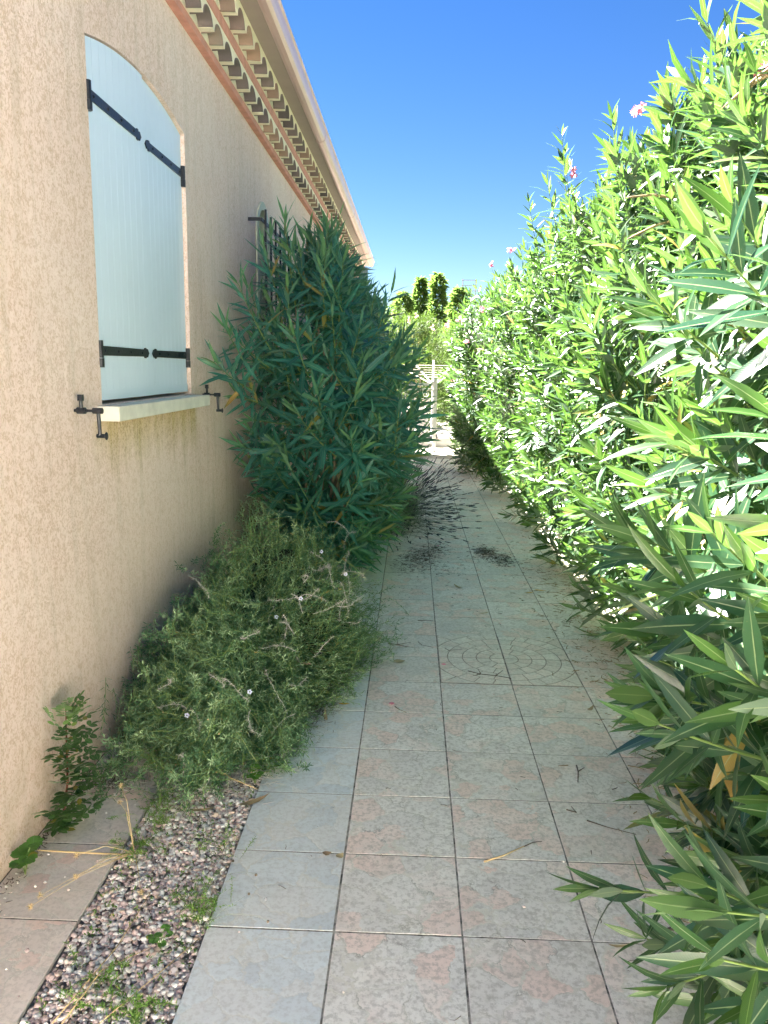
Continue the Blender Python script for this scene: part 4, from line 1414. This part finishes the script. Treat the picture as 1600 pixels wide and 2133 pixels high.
# ------------------------------------------------------------------ lavender
def lavender():
    rg = np.random.default_rng(9)
    root = thing('lavender_bush', 'lavender with many dark faded flower spikes leaning over the path', 'lavender', (-.20, 7.3, 0))
    N, K = 520, 8
    th = rg.normal(-.5, 1.0, N)
    el = rg.uniform(.05, 1.25, N)
    L = rg.uniform(.48, .80, N)
    d = np.stack([np.cos(th) * np.cos(el), np.sin(th) * np.cos(el) * 1.3, np.sin(el)], 1)
    b = np.stack([rg.normal(0, .10, N), rg.normal(0, .35, N), np.full(N, .03)], 1)
    t = np.linspace(0, 1, K)
    path = b[:, None] + d[:, None] * L[:, None, None] * t[None, :, None] - np.array([0, 0, 1.])[None, None] * (L * rg.uniform(.05, .28, N))[:, None, None] * (t ** 2)[None, :, None]
    path[:, :, 2] = np.maximum(path[:, :, 2], .012)
    V, F = polysticks(path, np.tile(np.linspace(.0016, .0009, K), (N, 1)), 3)
    o = link('stems', np_mesh('stems', V, F, [M['lav_stem']]), root); o['kind'] = 'stuff'
    tipd = norm(path[:, -1] - path[:, -2])
    SV, SF = [], []
    for j in range(4):
        a = path[:, -1] + tipd * (j * .014)
        e = a + tipd * .013
        r = [.0042, .0056, .0050, .0034][j]
        v, f = sticks(a, e, r * rg.uniform(.8, 1.2, N), r * .55, 5)
        SF.append(f + sum(len(x) for x in SV)); SV.append(v)
    o = link('flower_spikes', np_mesh('flower_spikes', np.concatenate(SV), np.concatenate(SF), [M['lav_spike']]), root); o['kind'] = 'stuff'
    n = 5200
    th = rg.uniform(0, 6.28, n); el = np.arcsin(rg.random(n)); r = rg.uniform(.5, 1, n)
    pos = np.stack([np.cos(th) * np.cos(el) * .30 * r, np.sin(th) * np.cos(el) * .75 * r, np.sin(el) * .42 * r + .02], 1)
    LL = dict(pos=pos, dir=norm(pos) + rg.normal(0, .35, (n, 3)) + np.array([0, 0, .4]), up=rg.normal(0, 1, (n, 3)), len=rg.uniform(.03, .06, n), wid=np.full(n, .0045), droop=np.zeros(n), rnd=rg.random(n), young=rg.random(n) * .2)
    o = link('foliage', leaves_mesh('foliage', LL, [M['needle']], ST2), root); o['kind'] = 'stuff'
lavender()

# ------------------------------------------------------------------ small plants by the wall
def leafset(root, name, P_, D_, U_, L_, W_, mat, rg, young=.15, st=ST3, droop=.1):
    N = len(P_)
    L = dict(pos=np.array(P_), dir=np.array(D_), up=np.array(U_), len=np.array(L_), wid=np.array(W_), droop=np.full(N, droop), rnd=rg.random(N), young=rg.random(N) * young)
    return link(name, leaves_mesh(name, L, [mat], st), root)

ST_OV = (np.array([0, .15, .45, .78, 1.0]), np.array([.08, .62, 1.0, .80, .05]))
M['red_stem'] = simple('red_brown_stem', (.22, .07, .04), .6, var=.2)
M['lentisk'] = leaf_material('lentisk_leaf', (.025, .085, .035), (.045, .125, .04), (.13, .26, .05), (.2, .4, .05), .25, .38)
def lentisk():
    rg = np.random.default_rng(14)
    root = thing('lentisk_seedling', 'young shrub with small oval leaflets and a red stem at the wall foot', 'small shrub', (-1.085, 2.30, 0))
    stem = [(0, -.05, 0), (.01, -.02, .12), (.005, .0, .25), (.0, .02, .36)]
    def at(t):
        i = min(2, int(t * 3)); f = t * 3 - i
        return np.array(stem[i]) * (1 - f) + np.array(stem[i + 1]) * f
    MB().tube(stem, [.005, .004, .003, .0016], 6).build('stem', M['red_stem'], root, smooth=True, fix=False)
    for k in range(64):
        t = (k + .5) / 64
        p = at(t) if k % 3 else at(t) + np.array([rg.uniform(-.02, .05), rg.uniform(-.12, .06), -.02])
        p[2] = max(p[2], .02)
        th = rg.uniform(-2.2, 1.6)
        el = rg.uniform(.0, .6) if t < .85 else rg.uniform(.5, 1.3)
        d = np.array([math.cos(th) * math.cos(el), math.sin(th) * math.cos(el), math.sin(el)])
        if d[0] < -.25:
            d[0] *= -.6
        L = rg.uniform(.065, .10) * (1.15 - .35 * t)
        side = norm(np.cross(d, [0, 0, 1.])); up = np.cross(side, d)
        P_, D_, U_, Ls, Ws = [], [], [], [], []
        for j in range(4):
            q = p + d * L * (.35 + .2 * j)
            for s in (-1, 1):
                P_.append(q); D_.append(side * s + d * .45 + rg.normal(0, .12, 3)); U_.append(up + rg.normal(0, .2, 3)); Ls.append(L * .36); Ws.append(L * .19)
        P_.append(p + d * L); D_.append(d); U_.append(up); Ls.append(L * .36); Ws.append(L * .15)
        ok = [i for i in range(len(P_)) if P_[i][0] - 1.085 + norm(D_[i])[0] * Ls[i] > WX + .004]
        if not ok:
            continue
        sel = lambda a: [a[i] for i in ok]
        leafset(root, 'leaf', sel(P_), sel(D_), sel(U_), sel(Ls), sel(Ws), M['lentisk'], rg, .9 if t > .82 else .15, ST_OV)
lentisk()

def mallow(x, y, sc, n, label, name='mallow_seedling', seed=3, h=.05, mat=None):
    rg = np.random.default_rng(seed)
    root = thing(name, label, 'weed', (x, y, 0))
    for k in range(n):
        th = 2 * math.pi * k / n + rg.normal(0, .3)
        r = sc * rg.uniform(.3, .8); z = h * rg.uniform(.4, 1.2)
        c = Vector((r * math.cos(th), r * math.sin(th), z))
        if x + c.x - sc * .5 < WX + .004 and x < -1:
            c.x = abs(c.x)
        MB().tube([(0, 0, 0), (c.x * .5, c.y * .5, z * .8), c], .0012, 4).build('stalk', M['stem'], root, fix=False)
        P_, D_, U_, Ls, Ws = [], [], [], [], []
        rad = sc * rg.uniform(.38, .6)
        for j in range(7):                       # lobed round blade
            a = th + (j - 3) * .62
            P_.append(np.array(c) + np.array([0, 0, .0004 * j])); D_.append(np.array([math.cos(a), math.sin(a), .15 + rg.normal(0, .06)])); U_.append(np.array([.1, -.15, 1.])); Ls.append(rad * (1 - .06 * abs(j - 3))); Ws.append(rad * .78)
        ok = [i for i in range(7) if x + P_[i][0] + D_[i][0] * Ls[i] > WX + .003]
        sel = lambda a: [a[i] for i in ok]
        if ok:
            leafset(root, 'leaf', sel(P_), sel(D_), sel(U_), sel(Ls), sel(Ws), mat or M['mallow'], rg, .3, ST_OV, .05)
    return root
M['mallow'] = leaf_material('mallow_leaf', (.05, .16, .03), (.08, .22, .035), (.12, .28, .04), (.25, .5, .05), .25, .5)
mallow(-1.075, 1.985, .060, 7, 'bright green lobed weed at the wall foot, nearer than the red stemmed shrub', h=.085)
mallow(-.475, 2.62, .040, 6, 'rosette weed lying over the edge of the path tiles', 'path_edge_weed', 5, .03, M['lentisk'])
mallow(-.52, 2.52, .035, 7, 'small upright weed between gravel and path edge', 'path_edge_weed', 6, .05)
mallow(-.60, 1.72, .030, 6, 'pale green rosette in the gravel close to the path edge', 'gravel_weed', 7, .04)

# wiry weed sprawling in front of the rosemary
def wiry(label, x, y, n, L0, mat, seed, el=(.1, 1.2), th=(-2.6, -.3), r=.0012, leaf=0.0, name='wiry_weed', cat='weed', curl=.25, bud=None):
    rg = np.random.default_rng(seed)
    root = thing(name, label, cat, (x, y, 0))
    paths = []
    K = 12
    for k in range(n):
        a, e = rg.uniform(*th), rg.uniform(*el)
        d = np.array([math.cos(a) * math.cos(e), math.sin(a) * math.cos(e), math.sin(e)])
        p = np.array([rg.normal(0, .03), rg.normal(0, .03), .003])
        cv = rg.normal(0, 1, 3) * curl
        L = L0 * rg.uniform(.5, 1.1)
        pts = [p.copy()]
        for j in range(K - 1):
            d = norm(d + cv / K + rg.normal(0, .07, 3) + np.array([0, 0, -.06]))
            p = p + d * L / K
            p[2] = max(p[2], .008)
            p[0] = max(p[0], WX + .01 - x)
            pts.append(p.copy())
        paths.append(pts)
        # side twigs
        if leaf >= 0 and k % 2 == 0:
            j0 = int(rg.integers(3, 8)); q = np.array(pts[j0]); d2 = norm(d + rg.normal(0, .6, 3)); s_ = [q.copy()]
            for j in range(K - 1):
                d2 = norm(d2 + rg.normal(0, .08, 3)); q = q + d2 * L * .4 / K; q[2] = max(q[2], .008); q[0] = max(q[0], WX + .01 - x); s_.append(q.copy())
            paths.append(s_)
    paths = np.array(paths)
    V, F = polysticks(paths, np.tile(np.linspace(r, r * .45, K), (len(paths), 1)), 4)
    o = link('stems', np_mesh('stems', V, F, [mat]), root); o['kind'] = 'stuff'
    if leaf > 0:
        pts = paths[:, 2:].reshape(-1, 3)
        N = len(pts) * 2
        pts = np.repeat(pts, 2, 0)
        leafset(root, 'foliage', pts, rg.normal(0, 1, (N, 3)) + np.array([0, 0, .4]), rg.normal(0, .5, (N, 3)) + np.array([0, 0, 1.]), rg.uniform(.5, 1.2, N) * leaf, np.full(N, leaf * .22), M['sprout'], rg, .8, ST2)
    if bud:
        m = MB()
        for pth in paths:
            m.ball(tuple(pth[-1]), bud[0], 7, 5)
        m.build('buds', bud[1], root, smooth=True)['kind'] = 'stuff'
    return root
M['weed_stem'] = simple('yellow_green_stem', (.36, .42, .16), .6, var=.2)
wiry('pale green wiry weed sprawling over the front of the rosemary', -.56, 2.72, 22, .42, M['weed_stem'], 61, el=(.15, 1.35), th=(-3.4, -1.6), r=.0016, leaf=.014, bud=(.0028, M['straw']))
wiry('tangle of dry brown twigs under the front of the rosemary', -.62, 2.66, 46, .20, M['dead_twig'], 62, el=(.05, .9), th=(-3.6, .2), name='dry_twig_tangle', cat='dry twigs', r=.0011, leaf=0, curl=.8)
wiry('fine dark stalks with black buds leaning over the near path edge', -.535, 1.85, 5, .30, M['lav_stem'], 63, el=(.5, 1.1), th=(-.4, .7), r=.0007, leaf=-1, bud=(.0038, M['brown_twig']), name='budded_weed')
wiry('grassy green tuft at the gravel edge beside the near path tiles', -.535, 1.86, 26, .09, M['stem'], 64, el=(.2, 1.3), th=(-3.1, 3.1), r=.0009, leaf=.012, name='grass_tuft')
wiry('green weed patch at the corner of the farthest slab', -.80, 2.30, 34, .10, M['stem'], 65, el=(.1, 1.0), th=(-3.1, 3.1), r=.0008, leaf=.010, name='grass_tuft')
wiry('dull green weeds where slab, gravel and dry thistle meet', -.80, 2.12, 26, .10, M['stem'], 66, el=(.1, 1.0), th=(-3.1, 3.1), r=.0008, leaf=.011, name='grass_tuft')
wiry('feathery weed in the gravel at the bottom of the view', -.62, 1.53, 14, .10, M['stem'], 67, el=(.3, 1.3), th=(-3.1, 3.1), r=.0009, leaf=.016, name='feathery_weed')
wiry('small feathery weed near the slab edge at the bottom of the gravel', -.72, 1.60, 10, .07, M['stem'], 68, el=(.3, 1.3), th=(-3.1, 3.1), r=.0009, leaf=.014, name='feathery_weed')
wiry('thin weed trailing along the gravel beside the path', -.56, 2.12, 16, .12, M['lav_stem'], 69, el=(.2, 1.2), th=(-3.1, 3.1), r=.0008, leaf=.010, name='feathery_weed')
# tiny green sprouts in the gravel
rg_ = np.random.default_rng(77)
nS = 220
pp = np.stack([rg_.uniform(-.83, -.51, nS), rg_.uniform(1.4, 2.8, nS), np.full(nS, .004)], 1)
pp = np.repeat(pp, 5, 0) + rg_.normal(0, .004, (nS * 5, 3)) * np.array([1, 1, .1])
gs = leafset(None, 'ground_cover', pp, rg_.normal(0, 1, (len(pp), 3)) * np.array([1, 1, .5]) + np.array([0, 0, .6]), np.tile([0, 0, 1.], (len(pp), 1)), rg_.uniform(.006, .014, len(pp)), np.full(len(pp), .004), M['sprout'], rg_, .3, ST2)
tag(gs, 'tiny green sprouts dotted through the gravel strip', 'weeds', kind='stuff')

# dried thistle heads on thin stalks
def thistle():
    rg = np.random.default_rng(8)
    root = thing('dried_thistle', 'dried straw coloured thistle with round heads over the slab edge', 'dried thistle', (-.80, 2.10, 0))
    heads = [(-.86, 2.16, .13), (-.87, 2.20, .16), (-.92, 1.98, .07), (-.90, 1.92, .045), (-.97, 1.86, .03), (-.98, 1.82, .025), (-.71, 1.90, .02)]
    for k, (x, y, z) in enumerate(heads):
        x -= -.80; y -= 2.10
        MB().tube([(0, 0, .004), (x * .5, y * .5, max(z * .9, .03)), (x, y, z)], [.0012, .001, .0007], 5).build('stalk', M['straw'], root, fix=False)
        N = 46
        d = norm(rg.normal(0, 1, (N, 3)) + np.array([0, 0, .3]))
        V, F = sticks(np.tile([x, y, z], (N, 1)), np.array([x, y, z]) + d * .011, .0009, .0002, 3)
        V2 = MB().ball((x, y, z - .003), .005, 7, 5)
        link('seed_head', np_mesh('seed_head', V, F, [M['straw']]), root)
    MB().tube([(-.29, -.01, .006), (-.12, -.02, .010), (0, -.01, .004)], [.0022, .0026, .0020], 6).build('stalk', M['straw'], root, fix=False)
thistle()

# long straw stalks lying on gravel
def stalk(label, pts, r, mat, name='dry_stalk', cat='dry stalk'):
    p0 = Vector(pts[0])
    o = MB().tube([Vector(p) - p0 for p in pts], r, 6).build(name, mat, None, loc=tuple(p0), smooth=True, fix=False)
    return tag(o, label, cat)
stalk('long pale straw crossing the gravel from the wall side towards the thistle, lower one', [(-.76, 1.47, .012), (-.70, 1.70, .020), (-.69, 1.92, .010)], [.0016, .0014, .0008], M['straw'])
stalk('long pale straw angled over the gravel towards the pale rosette', [(-.74, 1.46, .012), (-.71, 1.62, .018), (-.63, 1.70, .012)], [.0018, .0016, .0010], M['straw'])
stalk('thin straw near the path edge at the bottom of the gravel', [(-.66, 1.47, .012), (-.57, 1.62, .018), (-.51, 1.75, .008)], [.0012, .0012, .0008], M['straw'])
stalk('long bent straw arching from the weed down onto the upper gravel', [(-.83, 2.95, .22), (-.80, 2.72, .17), (-.70, 2.56, .06), (-.60, 2.50, .03), (-.50, 2.47, .008)], [.0014, .0018, .0020, .0020, .0014], M['straw'])

# ------------------------------------------------------------------ things fallen on the path
def twig(label, x, y, pts, r=.0022, mat=None, name='fallen_twig', forks=()):
    m = MB()
    P_ = [Vector((a, b, r + .0005 + c)) for a, b, c in pts]
    m.tube(P_, [r * (1 - .5 * i / (len(P_) - 1)) for i in range(len(P_))], 6)
    for i, q in forks:
        m.tube([P_[i], Vector((q[0], q[1], r + .002))], [r * .7, r * .3], 5)
    o = m.build(name, mat or M['brown_twig'], None, loc=(x, y, 0), smooth=True, fix=False)
    return tag(o, label, 'twig')
twig('long forked dark twig lying across the medallion', .30, 3.62, [(0, 0, 0), (.06, -.035, 0), (.13, -.055, .003), (.20, -.075, 0)], .0028, forks=[(1, (.05, .03)), (2, (.17, .02)), (1, (.02, -.06))])
twig('short forked twig lying above the medallion on its left half', .20, 3.93, [(0, 0, 0), (.02, -.03, 0), (.09, -.01, 0)], .0022, forks=[(1, (.01, -.05))])
twig('tangle of three dark twigs on the tile left of the medallion', -.10, 3.98, [(0, 0, 0), (.05, -.03, .004), (.11, -.05, 0)], .0030, forks=[(1, (.05, .06)), (1, (.12, .02)), (0, (.04, -.05))])
twig('curved thin twig on the tile joint just left of the medallion', .06, 4.02, [(0, 0, 0), (.02, -.05, 0), (.08, -.08, 0)], .0016)
twig('twig broken in the middle, half yellow, on the third tile row from the camera', .245, 2.12, [(0, 0, 0), (.06, .03, .002), (.13, .085, 0)], .0030, mat=M['straw'])
twig('thin dark twig prolonging the yellow stick', .375, 2.205, [(0, 0, 0), (.03, .02, .002), (.06, .03, 0)], .0018)
twig('forked dark twig standing out on the right hand tiles beyond the stick', .64, 2.72, [(0, 0, 0), (-.005, -.05, .004), (-.02, -.12, 0)], .0030, forks=[(1, (.025, -.015))])
twig('long thin twig on the right tile under the hedge leaves', .60, 2.36, [(0, 0, 0), (.06, -.04, .002), (.14, -.07, 0)], .0022)
twig('small twig across the joint on the right of the path', .545, 2.42, [(0, 0, 0), (.03, -.015, 0), (.02, .02, 0)], .0024)
twig('dark twig lying on the left tile beyond the orange leaf', -.045, 3.19, [(0, 0, 0), (.02, -.03, 0), (.05, -.055, 0)], .0022)
twig('dark twig lying along the row joint in mid path', .06, 4.38, [(0, 0, 0), (.05, .005, 0), (.09, 0, 0)], .0024)
twig('dark stick beside the last tiles in front of the near hedge', .70, 1.86, [(0, 0, 0), (.06, -.01, .003), (.14, 0, 0)], .0030, forks=[(1, (.05, -.04)), (0, (.04, .02))])

def fallen_leaf(label, x, y, L, w, rz, mat, cup=.25, name='fallen_leaf'):
    V0, UV0, F0 = leaf_template(ST5)
    V = V0.copy()
    V[:, 0] = (V[:, 0] - .5) * L
    V[:, 1] *= w
    V[:, 2] = V[:, 2] * w + cup * (V[:, 0] ** 2) / L + .0025
    me = np_mesh(name, V, F0, [mat], UV0, {'rnd': np.full(len(V), random.random()), 'young': np.zeros(len(V))})
    o = link(name, me, None, (x, y, 0)); o.rotation_euler = (0, 0, rz)
    return tag(o, label, 'leaf')
fallen_leaf('orange yellow leaf on the clean left tiles by the rosemary', -.265, 3.20, .05, .018, .1, M['yellow_leaf'])
fallen_leaf('yellow leaf at the right edge of the path below the hedge, the left of two', .80, 5.02, .07, .02, .4, M['yellow_leaf'])
fallen_leaf('yellow leaf at the right edge of the path below the hedge, the right of two', .88, 5.08, .08, .022, -.2, M['yellow_leaf'])
fallen_leaf('long pale curled leaf across the joint of two clean left tiles', -.33, 3.05, .11, .016, 1.75, M['dry_leaf'], 1.1)
fallen_leaf('dark tipped dry leaf between rosemary and the curled pale leaf', -.43, 3.08, .13, .012, .35, M['dry_leaf'], .3)
fallen_leaf('pale dry leaf sticking out at the foot of the rosemary', -.36, 3.42, .09, .018, 1.3, M['dry_leaf'], .8)
fallen_leaf('dry leaf at the rosemary edge beside the dark needle litter', -.30, 3.55, .10, .018, 1.9, M['dry_leaf'], .8)
fallen_leaf('tan dry leaf lying in mid path past the medallion', .46, 4.55, .09, .016, .5, M['dry_leaf'], .3)
fallen_leaf('dry leaf with rolled edge near the two heaps of litter', .34, 5.10, .10, .024, -.9, M['dry_leaf'], .6)
fallen_leaf('pale thin leaf on the nearest joint at the bottom right of the path', .56, 1.79, .06, .010, .1, M['dry_leaf'], .5)
fallen_leaf('curled brown leaf under the hedge beside the medallion', .80, 3.22, .06, .02, .9, M['dry_leaf'], .9)
fallen_leaf('pointed dry bark like leaf at the path edge beside the gravel', -.50, 2.40, .12, .025, .7, M['dry_leaf'], .4)
fallen_leaf('dry leaf lying on the upper gravel', -.66, 2.34, .09, .016, .25, M['dry_leaf'], .3)
fallen_leaf('brown crumpled leaf on the tile left of the medallion', -.035, 3.72, .06, .045, .2, M['dry_leaf'], .3)
fallen_leaf('brown leaf lump where clean and mottled tiles meet, nearer the camera', -.185, 2.12, .028, .024, .9, M['dry_leaf'], .8)
fallen_leaf('second brown leaf lump left of the first one on the clean tile', -.225, 2.13, .028, .022, .2, M['dry_leaf'], .8)

# fine litter: crumbs, leaf bits and short twigs, thick in two heaps
def litter(name, label, pts, rg, L=(.008, .035), r=.0011, mat=None, leafn=0):
    N = len(pts)
    a = rg.uniform(0, 6.28, N); l = rg.uniform(*L, N)
    d = np.stack([np.cos(a), np.sin(a), rg.normal(0, .12, N)], 1)
    p0 = pts.copy(); p0[:, 2] += .0018
    p1 = p0 + d * l[:, None]; p1[:, 2] = np.maximum(p1[:, 2], .0015)
    mid = (p0 + p1) / 2 + rg.normal(0, .12, (N, 3)) * l[:, None] * np.array([1, 1, 0.2]); mid[:, 2] = np.maximum(mid[:, 2], .0015)
    V, F = polysticks(np.stack([p0, mid, p1], 1), np.tile([r, r * .9, r * .5], (N, 1)) * rg.uniform(.6, 1.5, (N, 1)), 4)
    o = link(name, np_mesh(name, V, F, [mat or M['brown_twig']]))
    return tag(o, label, 'plant litter', kind='stuff')
rg_ = np.random.default_rng(90)
def gauss(cx, cy, sx, sy, n, h=.012):
    p = np.stack([rg_.normal(cx, sx, n), rg_.normal(cy, sy, n), np.zeros(n)], 1)
    e = ((p[:, 0] - cx) / sx) ** 2 + ((p[:, 1] - cy) / sy) ** 2
    p[:, 2] = rg_.random(n) * h * np.exp(-e / 2)
    return p
litter('plant_litter', 'dark heap of fallen lavender bits on the left half of the path', np.concatenate([gauss(.12, 6.0, .06, .16, 450), gauss(.22, 6.25, .05, .12, 200, .006), gauss(.0, 5.8, .05, .2, 220, .006), gauss(.15, 5.6, .12, .1, 90, .003)]), rg_)
litter('plant_litter', 'dark heap of fallen bits on the right half of the path', np.concatenate([gauss(.62, 6.15, .05, .12, 420, .016), gauss(.72, 5.9, .05, .10, 260, .010), gauss(.70, 6.0, .12, .12, 120, .003)]), rg_)
u = np.stack([rg_.uniform(-.45, 1.1, 260), rg_.uniform(1.3, 12, 260), np.zeros(260)], 1)
litter('plant_litter', 'thin scatter of crumbs and bits over the whole tiled path', np.concatenate([u, gauss(.4, 8, .5, 1.5, 260, .003), gauss(.30, 5.4, .3, .5, 110, .003)]), rg_, (.005, .03))
litter('plant_litter', 'dark needle litter along the right foot of the rosemary', np.concatenate([gauss(-.40, 3.35, .05, .22, 2600, .02), gauss(-.34, 3.7, .05, .15, 1200, .02)]), rg_, (.006, .022), .0008)
litter('plant_litter', 'dry leaf litter under the hedge along the right path edge', np.concatenate([gauss(1.0, 2.0, .12, .5, 500, .02), gauss(1.05, 4.0, .12, 1.5, 900, .02), gauss(.85, 11.5, .15, 1.0, 400, .02)]), rg_, (.01, .06), .0016, M['pod'])
litter('plant_litter', 'straw and twig litter between the farthest slab and the rosemary', np.concatenate([gauss(-.80, 2.50, .12, .04, 500, .015), gauss(-.60, 2.60, .08, .08, 700, .02)]), rg_, (.01, .05), .0009, M['dead_twig'])
litter('plant_litter', 'dark crumbs along the foot of the wall', np.concatenate([gauss(-1.10, 2.2, .014, .25, 260, .006), gauss(-1.02, 2.5, .05, .03, 260, .008)]), rg_, (.004, .02), .0012)
# fallen pink petals
for (x, y, lab) in ((.24, 6.35, 'crumpled pink flower lying on the path beyond the heaps of litter'), (.185, 3.70, 'small dark red petal at the left rim of the medallion'), (-.06, 3.22, 'small reddish petal on the left mottled tile nearer than the medallion')):
    m = MB()
    for k in range(4):
        a = k * 1.6
        m.ball((.006 * math.cos(a), .006 * math.sin(a), .004), .007, 6, 4, (1, 1, .35))
    tag(m.build('fallen_petal', M['petal'], None, loc=(x, y, 0), smooth=True), lab, 'petal')
